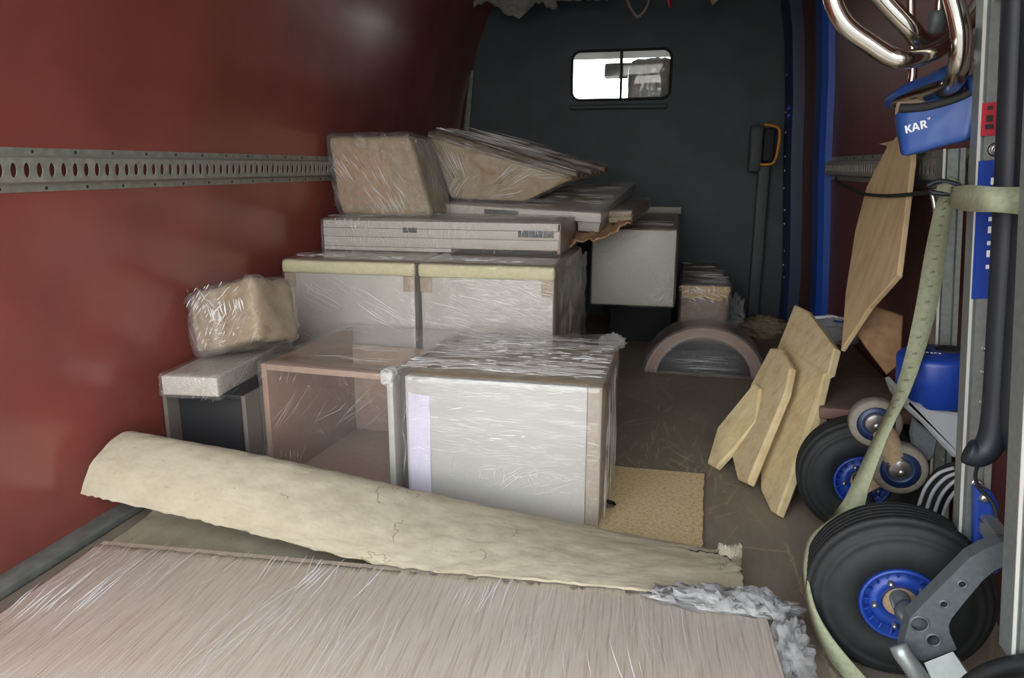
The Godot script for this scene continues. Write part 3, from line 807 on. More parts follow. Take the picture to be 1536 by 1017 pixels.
func cargo_stack() -> void:
	# two wall cabinets side by side
	for i in 2:
		var x0: float = [-0.945, -0.480][i]; var x1: float = [-0.503, -0.062][i]; var h := 0.553
		var t := thing("wrapped_cabinet", V((x0 + x1) / 2, 0, -2.45), ["cream wrapped cabinet with yellow edge foam, standing next to the red wall", "cream wrapped cabinet with yellow edge foam and a dark film-covered open side"][i], "cabinet", "pair of cream wrapped cabinets")
		var zb := -2.72
		var cc := cb(x0, x1, 0, h, zb, -2.15)
		part("front_panel", wbox(cb(x0, x1, 0.0, h - 0.004, -2.168, -2.15), 0.002), "cream_front", t)
		part("side_panel", box(x0, x0 + 0.018, 0.0, h - 0.004, zb, -2.17), "cream_front", t)
		if i == 0: part("side_panel", box(x1 - 0.018, x1, 0.0, h - 0.004, zb, -2.17), "cream_front", t)
		else:
			part("side_panel", box(x1 - 0.018, x1, 0.0, h - 0.004, -2.28, -2.17), "brown_board", t)
			part("rear_post", box(x1 - 0.018, x1, 0.0, h - 0.004, zb, zb + 0.2), "carcass_inner", t)
		part("back_panel", box(x0 + 0.018, x1 - 0.018, 0.0, h - 0.004, zb, zb + 0.008), "carcass_inner", t)
		part("shelf", box(x0 + 0.018, x1 - 0.018, 0.0, 0.018, zb + 0.008, -2.17), "carcass_inner", t)
		part("top_card", wbox(cb(x0 + 0.004, x1 - 0.004, h - 0.004, h, zb + 0.01, -2.155), 0.0015), "card_corner", t)
		part("edge_foam", wbox(cb(x0 - 0.006, x1 + 0.004, h - 0.036, h + 0.004, -2.17, -2.138), 0.010, 16, 0.003, V(14, 20, 10)), "foam_tape", t)
		for s in [[x0 - 0.003, x0 + 0.036], [x1 - 0.036, x1 + 0.003]]:
			part("corner_guard", box(s[0], s[1], h - 0.086, h - 0.038, -2.165, -2.1465), "card_corner", t)
		film(cc, 0.0095, 0.012, 0.0035, V(8, 26, 8), t, "film", [0.5, 0.25][i], 44)
		pleats(grown(cc, 0.0145), [[[2, 1, 16, -24.0, 4.0, 0.12, 0.2, 0.9, 0.4, 0.75], [1, 1, 20, 0.0, 15.0, 0.04, 0.2, 0.9, 0.85, 1.0]], [[2, 1, 30, -9.0, 6.0, 0.10, 0.3, 0.95, 0.35, 0.9], [1, 1, 24, 0.0, 15.0, 0.04, 0.1, 0.9, 0.85, 1.0], [0, 1, 14, -50.0, 20.0, 0.10, 0.2, 0.9, 0.1, 0.8]]][i], t, 62 + i, 0.002, 0.0008, "pleat_bright")
		pleats(grown(cc, 0.014), [[[2, 1, 46, -24.0, 5.0, 0.16, 0.15, 0.95, 0.35, 0.85], [2, 1, 12, 90.0, 10.0, 0.07, 0.05, 0.25, 0.6, 0.9], [1, 1, 60, 0.0, 15.0, 0.08, 0.1, 0.9, 0.8, 1.0]], [[2, 1, 90, -8.0, 7.0, 0.15, 0.1, 0.98, 0.3, 0.92], [1, 1, 60, 0.0, 15.0, 0.08, 0.1, 0.9, 0.8, 1.0], [0, 1, 60, -50.0, 30.0, 0.12, 0.1, 0.9, 0.1, 0.9]]][i], t, 33 + i)
		if i == 1: part("loose_film", sheet(26, 26, func(u, v): return V(x1 + 0.016 + 0.012 * rg.get_noise_2d(u * 5, v * 5) + 0.01 * nz.get_noise_2d(u * 14, v * 3), 0.04 + v * 0.50, -2.16 - u * 0.60), 0.0), "film_wrinkled", t)
	# flat bundle of fronts lying on the pair
	var b := thing("wrapped_board_bundle", V(-0.5, 0.555, -2.65), "long film-wrapped bundle of pale fronts with dark labels, on the pair of cream cabinets", "bundle")
	var y := 0.564
	for l in 4:
		var hh: float = [0.014, 0.034, 0.030, 0.026][l]
		part("front_board", wbox(cb(-0.93, -0.095 + 0.004 * l if l else -0.46, y, y + hh - 0.0014, -2.92, -2.40 - 0.002 * (l % 2)), 0.0012), "pale_board", b)
		y += hh
	part("end_board", box(-0.0935, -0.082, 0.566, y, -2.92, -2.402), "brown_board", b)
	part("printed_label", box(-0.632, -0.58, 0.629, 0.646, -2.3995, -2.3985, 0.0004), "label_black", b)
	part("printed_label", box(-0.225, -0.105, 0.621, 0.643, -2.3995, -2.3985, 0.0004), "label_black", b)
	film(cb(-0.93, -0.085, 0.566, y, -2.92, -2.395), 0.006, 0.009, 0.0045, V(34, 9, 12), b, "film_wrinkled", 1.5, 64)
	pleats(grown(cb(-0.93, -0.085, 0.566, y, -2.92, -2.395), 0.012), [[2, 1, 60, 82.0, 20.0, 0.025, 0.1, 0.95, 0.1, 0.95]], b, 60, 0.002, 0.0008, "pleat_bright")
	pleats(grown(cb(-0.93, -0.085, 0.566, y, -2.92, -2.395), 0.011), [[2, 1, 230, 82.0, 25.0, 0.035, 0.0, 1.0, 0.1, 0.95], [1, 1, 90, 0.0, 25.0, 0.08, 0.0, 1.0, 0.4, 1.0]], b, 35)
	# second bundle higher up, skewed, tilted up to the back
	var s := thing("wrapped_board_bundle", V(-0.35, 0.68, -3.0), "second film-wrapped bundle of fronts, lying askew on top and under the strip parcel", "bundle")
	var u1 := hexa(V(-0.77, 0.681, -2.78), V(0.015, 0.650, -2.72), V(-0.77, 0.715, -2.78), V(0.015, 0.683, -2.72), V(-0.80, 0.735, -3.55), V(0.085, 0.745, -3.55), V(-0.80, 0.765, -3.55), V(0.085, 0.777, -3.55))
	part("front_board", wbox(u1, 0.002), "pale_board", s)
	var u2 := hexa(V(-0.072, 0.617, -2.745), V(0.005, 0.613, -2.74), V(-0.072, 0.650, -2.735), V(0.012, 0.648, -2.73), V(-0.04, 0.69, -3.5), V(0.08, 0.71, -3.5), V(-0.04, 0.725, -3.5), V(0.08, 0.743, -3.5))
	part("front_board", wbox(u2, 0.002), "cream_front", s)
	part("printed_label", wbox(hexa(V(-0.435, 0.676, -2.752), V(-0.30, 0.671, -2.742), V(-0.435, 0.692, -2.752), V(-0.30, 0.688, -2.742), V(-0.435, 0.676, -2.756), V(-0.30, 0.671, -2.746), V(-0.435, 0.692, -2.756), V(-0.30, 0.688, -2.746)), 0.0004), "label_black", s)
	film(u1, 0.005, 0.008, 0.005, V(10, 30, 26), s, "film_wrinkled", 0.1, 50)
	pleats(grown(u1, 0.010), [[1, 1, 150, 0.0, 8.0, 0.12, 0.5, 1.0, 0.0, 1.0], [2, 1, 60, 80.0, 30.0, 0.03, 0.0, 1.0, 0.1, 0.9]], s, 36)
	# short planks and torn cardboard sticking out beside it
	var pk := thing("wrapped_planks", V(0.08, 0.64, -3.1), "short stack of glossy wrapped planks sticking out right of the skewed bundle", "bundle")
	for l in 2:
		part("plank", wbox(hexa(V(0.03, 0.640 + l * 0.022, -2.86), V(0.118, 0.644 + l * 0.022, -2.84), V(0.03, 0.661 + l * 0.022, -2.86), V(0.118, 0.665 + l * 0.022, -2.84), V(0.06, 0.665 + l * 0.022, -3.4), V(0.16, 0.668 + l * 0.022, -3.4), V(0.06, 0.686 + l * 0.022, -3.4), V(0.16, 0.689 + l * 0.022, -3.4)), 0.002), ["cardboard", "strip_wood"][l], pk)
	film(hexa(V(0.03, 0.640, -2.86), V(0.118, 0.644, -2.84), V(0.03, 0.683, -2.86), V(0.118, 0.687, -2.84), V(0.06, 0.665, -3.4), V(0.16, 0.668, -3.4), V(0.06, 0.708, -3.4), V(0.16, 0.711, -3.4)), 0.005, 0.006, 0.004, V(20, 20, 12), pk, "film_wrinkled", 0.3, 20)
	var fl := sheet(26, 16, func(u, v):
		var p := V(-0.085, 0.566, -2.60).lerp(V(0.125, 0.640, -2.74), u)
		var q := V(-0.075, 0.640, -2.95).lerp(V(0.12, 0.655, -3.05), u)
		var r := p.lerp(q, v)
		return r + V(0, 0.020 * nz.get_noise_2d(u * 5.0, v * 4.0) + 0.012 * sin(u * 9.0) * (1.0 - v), 0.02 * nz.get_noise_2d(u * 6.0 + 7, 1.0) * (1.0 - v)), 0.006)
	single("cardboard_flap", fl, "brown_paper", "torn crumpled cardboard sheet poking out over the grey cabinet", "cardboard")
	# cardboard carton on the left of the pile
	var cbx := thing("wrapped_carton", V(-0.78, 0.672, -2.7), "tall bulging brown carton in film, topmost beside the red wall", "carton")
	var k := hexa(V(-0.935, 0.676, -2.55), V(-0.58, 0.676, -2.55), V(-0.955, 0.955, -2.52), V(-0.645, 0.955, -2.52), V(-0.92, 0.676, -2.755), V(-0.58, 0.676, -2.755), V(-0.95, 0.95, -2.80), V(-0.66, 0.95, -2.80))
	part("carton", wbox(k, 0.022, 20, 0.007, V(5, 5, 5)), "cardboard", cbx)
	part("carton_flap", wbox(hexa(V(-0.925, 0.715, -2.543), V(-0.72, 0.715, -2.543), V(-0.935, 0.935, -2.517), V(-0.74, 0.90, -2.520), V(-0.925, 0.715, -2.548), V(-0.72, 0.715, -2.548), V(-0.935, 0.935, -2.525), V(-0.74, 0.90, -2.525)), 0.004), "brown_paper", cbx)
	part("carton_flap", wbox(hexa(V(-0.715, 0.70, -2.545), V(-0.60, 0.69, -2.545), V(-0.725, 0.86, -2.526), V(-0.64, 0.86, -2.526), V(-0.715, 0.70, -2.547), V(-0.60, 0.69, -2.547), V(-0.725, 0.86, -2.53), V(-0.64, 0.86, -2.53)), 0.004), "cardboard", cbx)
	film(k, 0.014, 0.03, 0.009, V(14, 8, 8), cbx, "film_wrinkled", 1.2, 40)
	pleats(grown(k, 0.016), [[2, 1, 20, -72.0, 9.0, 0.08, 0.5, 0.9, 0.05, 0.6], [2, 1, 8, -65.0, 9.0, 0.06, 0.1, 0.4, 0.2, 0.7]], cbx, 58, 0.002, 0.0008, "pleat_bright")
	pleats(grown(k, 0.017), [[2, 1, 70, -72.0, 10.0, 0.10, 0.45, 0.95, 0.05, 0.8], [2, 1, 30, -60.0, 14.0, 0.10, 0.1, 0.5, 0.1, 0.8], [2, 1, 60, 30.0, 60.0, 0.05, 0.5, 1.0, 0.6, 1.0], [0, 1, 40, 60.0, 30.0, 0.08, 0.2, 1.0, 0.1, 0.9]], cbx, 37)
	# slanting parcel of strips at the very top
	var sp := thing("strip_parcel", V(-0.35, 0.72, -3.0), "slanting parcel of long glossy strips in film, at the top of the pile", "parcel")
	var g := hexa(V(-0.600, 0.722, -2.86), V(-0.30, 0.718, -2.84), V(-0.690, 0.965, -2.85), V(-0.115, 0.802, -2.86), V(-0.56, 0.80, -3.32), V(-0.22, 0.775, -3.30), V(-0.60, 0.985, -3.34), V(-0.015, 0.825, -3.26))
	part("core_carton", wbox(g, 0.012), "cardboard", sp)
	part("card_tab", wbox(hexa(V(-0.47, 0.775, -2.846), V(-0.39, 0.79, -2.846), V(-0.475, 0.865, -2.842), V(-0.40, 0.85, -2.842), V(-0.47, 0.775, -2.856), V(-0.39, 0.79, -2.856), V(-0.475, 0.865, -2.852), V(-0.40, 0.85, -2.852)), 0.002), "cardboard", sp)
	for i in 8:
		var v0 := i / 8.0; var v1 := (i + 0.86) / 8.0
		var P := func(u, v, dy): return g[6].lerp(g[7], u).lerp(g[2].lerp(g[3], u), v) + V(0, dy, 0)
		var up: float = 0.009 + 0.008 * ((i * 5) % 3)
		part("strip", wbox(hexa(P.call(0.0, v0, 0.0), P.call(1.0, v0, 0.0), P.call(0.0, v0, up), P.call(1.0, v0, up), P.call(0.0, v1, 0.0), P.call(1.0, v1, 0.0), P.call(0.0, v1, up), P.call(1.0, v1, up)), 0.004), "strip_wood", sp)
	var gf := g.duplicate()
	for i in [2, 3, 6, 7]: gf[i] = g[i] + V(0, 0.016, 0)
	film(gf, 0.008, 0.018, 0.016, V(8, 14, 26), sp, "film_wrinkled", 0.1, 60)
	pleats(grown(gf, 0.019), [[1, 1, 60, 0.0, 5.0, 0.14, 0.0, 1.0, 0.0, 1.0], [2, 1, 24, 35.0, 20.0, 0.08, 0.2, 0.8, 0.2, 0.9], [2, 1, 14, -72.0, 10.0, 0.10, 0.0, 0.2, 0.2, 0.9]], sp, 57, 0.002, 0.0007, "pleat_bright")
	pleats(grown(gf, 0.018), [[1, 1, 110, 0.0, 5.0, 0.22, 0.0, 1.0, 0.0, 1.0], [2, 1, 60, -70.0, 12.0, 0.13, 0.0, 0.25, 0.1, 0.9], [2, 1, 70, 35.0, 16.0, 0.13, 0.25, 0.8, 0.05, 0.75], [2, 1, 60, -20.0, 20.0, 0.08, 0.3, 1.0, 0.7, 1.0]], sp, 38)

func cargo_front() -> void:
	# open-fronted dark carcass against the wall
	var d := thing("open_carcass", V(-0.87, 0, -1.78), "low open carcass with black inside, between red wall and film-covered cabinet", "cabinet")
	for x in [-0.992, -0.762]: part("side_panel", box(x, x + 0.012, 0.0, 0.285, -2.02, -1.575), "carcass_edge", d)
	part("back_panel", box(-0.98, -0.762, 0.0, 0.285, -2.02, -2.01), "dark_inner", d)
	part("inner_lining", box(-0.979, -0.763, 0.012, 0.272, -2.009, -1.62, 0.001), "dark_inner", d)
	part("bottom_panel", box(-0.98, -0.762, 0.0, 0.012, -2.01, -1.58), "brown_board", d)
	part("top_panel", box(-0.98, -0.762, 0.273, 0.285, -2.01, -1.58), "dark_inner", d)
	# wrapped pale bar on it
	var b := thing("wrapped_bar", V(-0.87, 0.286, -1.7), "thick pale film-wrapped bar lying on the low dark carcass", "bar")
	var bc := turned(cb(-0.956, -0.806, 0.288, 0.338, -1.99, -1.54), V(-0.88, 0.3, -1.55), 5.0)
	part("board", wbox(bc, 0.004), "pale_board", b)
	film(bc, 0.006, 0.008, 0.006, V(18, 24, 8), b, "film_wrinkled", 0.5, 30)
	pleats(grown(bc, 0.011), [[2, 1, 40, 30.0, 60.0, 0.03, 0.0, 1.0, 0.0, 1.0], [1, 1, 30, 60.0, 30.0, 0.08, 0.0, 1.0, 0.0, 1.0], [0, 1, 24, 20.0, 30.0, 0.06, 0.0, 1.0, 0.0, 1.0]], b, 39)
	# crumpled small parcel propped up on the bar
	var c := thing("crumpled_parcel", V(-0.86, 0.345, -1.75), "small tilted brown parcel in crumpled film, propped on the pale wrapped bar", "parcel")
	var cc := turned(cb(-0.972, -0.748, 0.375, 0.535, -1.84, -1.69), V(-0.85, 0.45, -1.75), -8.0, 15.0, -12.0)
	part("carton", wbox(cc, 0.014, 14, 0.012, V(7, 7, 7)), "cardboard", c)
	part("film", wbox(grown(cc, 0.007), 0.02, 30, 0.014, V(14, 14, 14)), "film_wrinkled", c)
	pleats(grown(cc, 0.013), [[2, 1, 60, 40.0, 60.0, 0.05, 0.0, 1.0, 0.0, 1.0]], c, 43)
	part("film_tuft", wbox(grown(turned(cb(-0.976, -0.88, 0.372, 0.53, -1.72, -1.687), V(-0.85, 0.45, -1.75), -8.0, 15.0, -12.0), 0.009), 0.02, 24, 0.012, V(20, 20, 20)), "film_wrinkled", c)
	pleats(grown(cc, 0.012), [[2, 1, 60, 60.0, 50.0, 0.03, 0.12, 0.5, 0.25, 0.86], [2, 1, 16, 100.0, 20.0, 0.04, 0.3, 1.0, 0.0, 0.9]], c, 66, 0.002, 0.0010, "pleat_bright")
	# open-topped cabinet shrouded in clear film
	var o := thing("open_cabinet", V(-0.55, 0, -1.85), "empty brown open-fronted cabinet under clear film, left of the white boxed cabinet", "cabinet")
	var pv := V(-0.375, 0, -1.62); var yw := -3.5
	var P := func(x0, x1, y0, y1, z0, z1): return wbox(turned(cb(x0, x1, y0, y1, z0, z1), pv, yw), 0.0015)
	part("side_panel", P.call(-0.745, -0.729, 0.0, 0.352, -2.09, -1.625), "brown_board", o)
	part("side_panel", P.call(-0.384, -0.368, 0.0, 0.356, -2.09, -1.620), "cream_front", o)
	part("panel_edge", P.call(-0.384, -0.368, 0.0, 0.356, -1.620, -1.617), "white_front", o)
	part("back_panel", P.call(-0.729, -0.384, 0.0, 0.30, -2.09, -2.08), "carcass_inner", o)
	part("bottom_panel", P.call(-0.729, -0.384, 0.0, 0.018, -2.08, -1.625), "carcass_inner", o)
	part("top_rail", P.call(-0.729, -0.384, 0.336, 0.352, -1.70, -1.625), "carcass_inner", o)
	part("film", wbox(grown(turned(cb(-0.745, -0.368, 0.0, 0.356, -2.09, -1.618), pv, yw), 0.005), 0.008, 44, 0.004, V(9, 16, 9), 0.7), "film", o)
	part("film_pleat", wbox(grown(turned(cb(-0.392, -0.372, 0.335, 0.358, -1.66, -1.616), pv, yw), 0.004), 0.006, 16, 0.008, V(30, 30, 30)), "film_clump", o)
	pleats(grown(turned(cb(-0.745, -0.368, 0.0, 0.356, -2.09, -1.618), pv, yw), 0.009), [[2, 1, 26, 38.0, 8.0, 0.14, 0.3, 1.0, 0.2, 0.7], [1, 1, 24, 0.0, 12.0, 0.09, 0.0, 1.0, 0.0, 1.0], [2, 1, 16, 70.0, 25.0, 0.04, 0.0, 0.4, 0.3, 1.0]], o, 40)
	# the white boxed cabinet in front
	var w := thing("wrapped_cabinet", V(-0.09, 0.012, -1.8), "large white film-wrapped cabinet with a lilac paper sheet, foremost of all", "cabinet")
	var wc := cb(-0.336, 0.145, 0.013, 0.360, -1.985, -1.609)
	part("front_panel", wbox(cb(-0.333, 0.112, 0.013, 0.357, -1.630, -1.609), 0.003), "white_front", w)
	part("edge_card", wbox(cb(0.1125, 0.146, 0.013, 0.358, -1.632, -1.6085), 0.003), "pale_brown", w)
	part("side_panel", box(-0.333, -0.315, 0.013, 0.350, -1.98, -1.631), "white_front", w)
	part("side_panel", box(0.128, 0.146, 0.013, 0.350, -1.98, -1.633), "brown_board", w)
	part("back_panel", box(-0.315, 0.128, 0.013, 0.350, -1.98, -1.97), "carcass_inner", w)
	part("top_card", wbox(cb(-0.33, 0.145, 0.350, 0.357, -1.98, -1.632), 0.002), "cardboard", w)
	part("raised_corner", box(0.095, 0.147, 0.013, 0.388, -2.0, -1.983), "brown_board", w)
	part("paper_sheet", sheet(8, 12, func(u, v): return V(-0.326 + u * 0.055, 0.03 + v * 0.286 - 0.006 * u, -1.6075 + 0.003 * sin(u * PI) + 0.002 * sin(v * 5.0)), 0.0006), "paper", w)
	film(cb(-0.336, 0.147, 0.013, 0.360, -1.985, -1.605), 0.007, 0.016, 0.0032, V(7, 22, 20), w, "film", 0.0, 60)
	pleats(grown(cb(-0.336, 0.147, 0.013, 0.374, -1.985, -1.605), 0.010), [[1, 1, 80, 0.0, 14.0, 0.035, 0.2, 1.0, 0.1, 1.0], [2, 1, 8, 10.0, 30.0, 0.03, 0.3, 0.95, 0.2, 0.95]], w, 56, 0.002, 0.0011, "pleat_bright")
	pleats(grown(cb(-0.336, 0.147, 0.013, 0.360, -1.985, -1.605), 0.010), [[2, 1, 90, 2.0, 8.0, 0.06, 0.15, 0.98, 0.55, 0.98], [2, 1, 14, 75.0, 20.0, 0.05, 0.4, 0.6, 0.15, 0.4], [2, 1, 14, 15.0, 14.0, 0.12, 0.3, 0.9, 0.05, 0.35], [0, 1, 40, 85.0, 6.0, 0.2, 0.1, 0.9, 0.1, 0.9], [2, 1, 30, 80.0, 8.0, 0.1, 0.0, 0.03, 0.2, 0.9]], w, 41)
	pleats(grown(cb(-0.336, 0.147, 0.013, 0.371, -1.985, -1.605), 0.010), [[1, 1, 300, 0.0, 10.0, 0.09, 0.1, 1.0, 0.0, 1.0]], w, 46, 0.003, 0.0012)
	part("top_film", sheet(56, 34, func(u, v):
		var p := V(-0.345, 0.374, -1.605).lerp(V(0.156, 0.374, -1.605), u).lerp(V(-0.345, 0.374, -1.99).lerp(V(0.156, 0.395, -2.0), u), v)
		return p + V(0, 0.006 * rg.get_noise_2d(p.x * 5.0, p.z * 40.0) + 0.004 * nz.get_noise_2d(p.x * 25.0, p.z * 25.0) - 0.008 * maxf(0.0, v - 0.6) * (1.0 - u), 0), 0.0), "film_wrinkled", w)
	part("film_tuft", lump(V(0.135, 0.378, -1.985), V(0.03, 0.018, 0.025), 0.5, 2.0, 4.0, 18), "film_clump", w)

# =====================================================================  floor covers and panels
func felt_and_panels() -> void:
	# rough felt pad with a hole under the white cabinet
	var cs := CSGCombiner3D.new(); cs.name = "felt_pad"; cs.material_override = M.pad; add_child(cs); taken["felt_pad"] = 0
	cs.set_meta("label", "rough yellowish fibre pad with a round hole, lying under the white cabinet"); cs.set_meta("category", "pad")
	var pg := CSGPolygon3D.new(); pg.name = "outline"; var pts := PackedVector2Array()
	for i in 24: pts.append(Vector2(lerpf(-0.30, 0.40, i / 23.0), 1.985 + 0.003 * nz.get_noise_1d(i * 1.7)))
	for i in 24: pts.append(Vector2(0.40 - 0.016 * i / 23.0 + 0.006 * nz.get_noise_1d(i * 2.3 + 40), lerpf(1.98, 1.545, i / 23.0)))
	pts.append(Vector2(-0.30, 1.545))
	pg.polygon = pts; pg.depth = 0.011; pg.material = M.pad; cs.add_child(pg)
	var hl := CSGCylinder3D.new(); hl.name = "hole"; hl.radius = 0.026; hl.height = 0.1; hl.rotation.x = PI / 2; hl.position = V(0.152, 1.737, 0); hl.operation = CSGShape3D.OPERATION_SUBTRACTION; hl.material = M.near_black; cs.add_child(hl)
	cs.rotation.x = -PI / 2; cs.position = V(0, 0.0125, 0)
	cs.material_override = null
	# big felt sheet folded over on itself
	var t := thing("folded_felt_sheet", V(-0.25, 0, -1.4), "long beige felt sheet folded over, its left end curling up by the red wall", "felt sheet")
	var F := func(u, v):
		var ks := [0.0, 0.25, 0.5, 0.75, 1.0]
		var E := [V(-1.005, 0.122, -1.295), V(-0.63, 0.086, -1.286), V(-0.245, 0.069, -1.246), V(0.10, 0.068, -1.262), V(0.452, 0.066, -1.282)]
		var A := [V(-0.985, 0.195, -1.325), V(-0.63, 0.150, -1.345), V(-0.26, 0.106, -1.33), V(0.10, 0.080, -1.36), V(0.455, 0.062, -1.39)]
		var T := [V(-0.965, 0.230, -1.415), V(-0.64, 0.190, -1.435), V(-0.28, 0.130, -1.455), V(0.10, 0.072, -1.475), V(0.460, 0.046, -1.48)]
		var B := [V(-0.955, 0.150, -1.490), V(-0.64, 0.120, -1.51), V(-0.28, 0.085, -1.515), V(0.10, 0.050, -1.525), V(0.462, 0.032, -1.50)]
		var G := [V(-0.955, 0.016, -1.470), V(-0.64, 0.016, -1.49), V(-0.28, 0.016, -1.50), V(0.10, 0.016, -1.51), V(0.462, 0.018, -1.49)]
		var H := [V(-0.935, 0.008, -1.28), V(-0.64, 0.008, -1.29), V(-0.28, 0.008, -1.30), V(0.10, 0.008, -1.34), V(0.455, 0.008, -1.38)]
		var L := [V(-0.90, 0.008, -1.10), V(-0.64, 0.008, -1.10), V(-0.28, 0.008, -1.12), V(0.10, 0.008, -1.2), V(0.45, 0.008, -1.30)]
		var rows := [E, A, T, B, G, H, L]
		var q := []
		for r in rows: q.append(at(r, u))
		var p := at(q, v)
		var k: float = clampf(v * 3.0, 0, 1)
		p += V(0, 0.003 * nz.get_noise_2d(u * 30, v * 14), 0)
		if v < 0.12: p += (q[0] - q[1]).normalized() * (0.005 * nz.get_noise_1d(u * 110.0) + 0.004 * nz.get_noise_1d(u * 30.0)) * (1.0 - v / 0.12)
		if u > 0.93: p.y += 0.012 * nz.get_noise_2d(u * 60.0, v * 26.0 + 3.0) * (u - 0.93) / 0.07 * (1.0 if v < 0.5 else 0.1)
		if u > 0.995 and v < 0.5: p.x += 0.006 * nz.get_noise_1d(v * 60)
		p.y = maxf(p.y, 0.005)
		if v < 0.14: p.y = maxf(p.y, 0.066)
		return p
	part("felt_body", sheet(120, 60, F, 0.006), "felt", t)
	part("torn_edge", sheet(14, 8, func(u, v): return V(0.415 + 0.045 * u, 0.050 + 0.020 * sin(v * PI) + 0.008 * nz.get_noise_2d(u * 6, v * 6), -1.462 - 0.035 * v + 0.01 * sin(u * 4.0)), 0.006), "felt", t)
	# wrapped wood-effect panels filling the foreground
	var p := thing("wrapped_panel_stack", V(-0.2, 0, -0.8), "foreground stack of flat wood-grain panels under shiny stretch film", "panels")
	var pv := V(-0.2, 0, -1.25); var yw := 3.6
	var y := 0.016
	for l in 3:
		var c := turned(cb(-0.885, 0.492 - 0.003 * l, y, y + 0.0145, -1.255 - 0.002 * l, -0.32), pv, yw)
		part("panel", wbox(c, 0.0012), "wood_decor", p)
		y += 0.015
	var fc := turned(cb(-0.887, 0.494, 0.015, y, -1.257, -0.32), pv, yw)
	part("film", panel_film(grown(fc, 0.0035)), "film_panel", p)
	pleats(grown(fc, 0.0085), [[1, 1, 380, 90.0, 5.0, 0.30, 0.0, 1.0, 0.0, 1.0]], p, 42, 0.0014, 0.0007)
	pleats(grown(fc, 0.0088), [[1, 1, 40, 86.0, 8.0, 0.06, 0.3, 0.6, 0.45, 0.95], [1, 1, 34, 92.0, 8.0, 0.05, 0.6, 1.0, 0.2, 0.7], [1, 1, 60, 90.0, 6.0, 0.14, 0.0, 1.0, 0.0, 0.8]], p, 45, 0.002, 0.0007, "pleat_bright")
	# bunched film along the far right corner
	part("film_bunch", sheet(46, 14, func(u, v):
		var path := [V(0.28, 0.066, -1.262), V(0.40, 0.072, -1.272), V(0.485, 0.072, -1.275), V(0.528, 0.050, -1.235), V(0.53, 0.030, -1.17), V(0.515, 0.02, -1.12)]
		var c := at(path, u)
		var wd: float = lerpf(0.018, 0.042, sin(clampf(u * 1.1, 0, 1) * PI))
		var q := c + V(-0.4 * (v - 0.5) * wd * 2.0 * (1 if u > 0.6 else 0), 0.014 * sin(v * PI), (v - 0.35) * wd * 1.8)
		return q + V(0.014 * rg.get_noise_2d(u * 22, v * 7), 0.020 * rg.get_noise_2d(u * 26 + 5, v * 7), 0.016 * rg.get_noise_2d(u * 20 + 9, v * 8)), 0.0), "film_clump", p)
	part("film_bunch", lump(V(0.522, 0.040, -1.18), V(0.026, 0.036, 0.05), 0.7, 2.2, 1.0, 26), "film_clump", p)
	part("film_bunch", lump(V(0.42, 0.070, -1.262), V(0.095, 0.009, 0.024), 0.8, 3.0, 8.0, 26), "film_clump", p)

func at(p: Array, u: float) -> Vector3:
	var f := clampf(u, 0, 1) * (p.size() - 1); var i := mini(int(f), p.size() - 2)
	return p[i].cubic_interpolate(p[i + 1], p[maxi(i - 1, 0)], p[mini(i + 2, p.size() - 1)], f - i)

# film over the panels: top sheet with pleats that run along the van, sides hanging down
func panel_film(c: Array) -> ArrayMesh:
	var nu := 220; var nv := 40
	return sheet(nu, nv, func(u, v):
		var a: Vector3 = c[6].lerp(c[7], u); var b: Vector3 = c[2].lerp(c[3], u)
		var p := a.lerp(b, v)
		var k: float = 0.5 + 0.5 * nz.get_noise_2d(u * 3.0, v * 1.5)
		p.y += 0.0035 * k * rg.get_noise_2d(u * 34.0 + v * 1.5, v * 1.2) + 0.002 * nz.get_noise_2d(u * 70.0, v * 2.0)
		if v > 0.985: p.y -= 0.03; p.z -= 0.002
		if u > 0.996: p.y -= 0.04; p.x += 0.003
		if u < 0.004: p.y -= 0.03
		return p, 0.0)

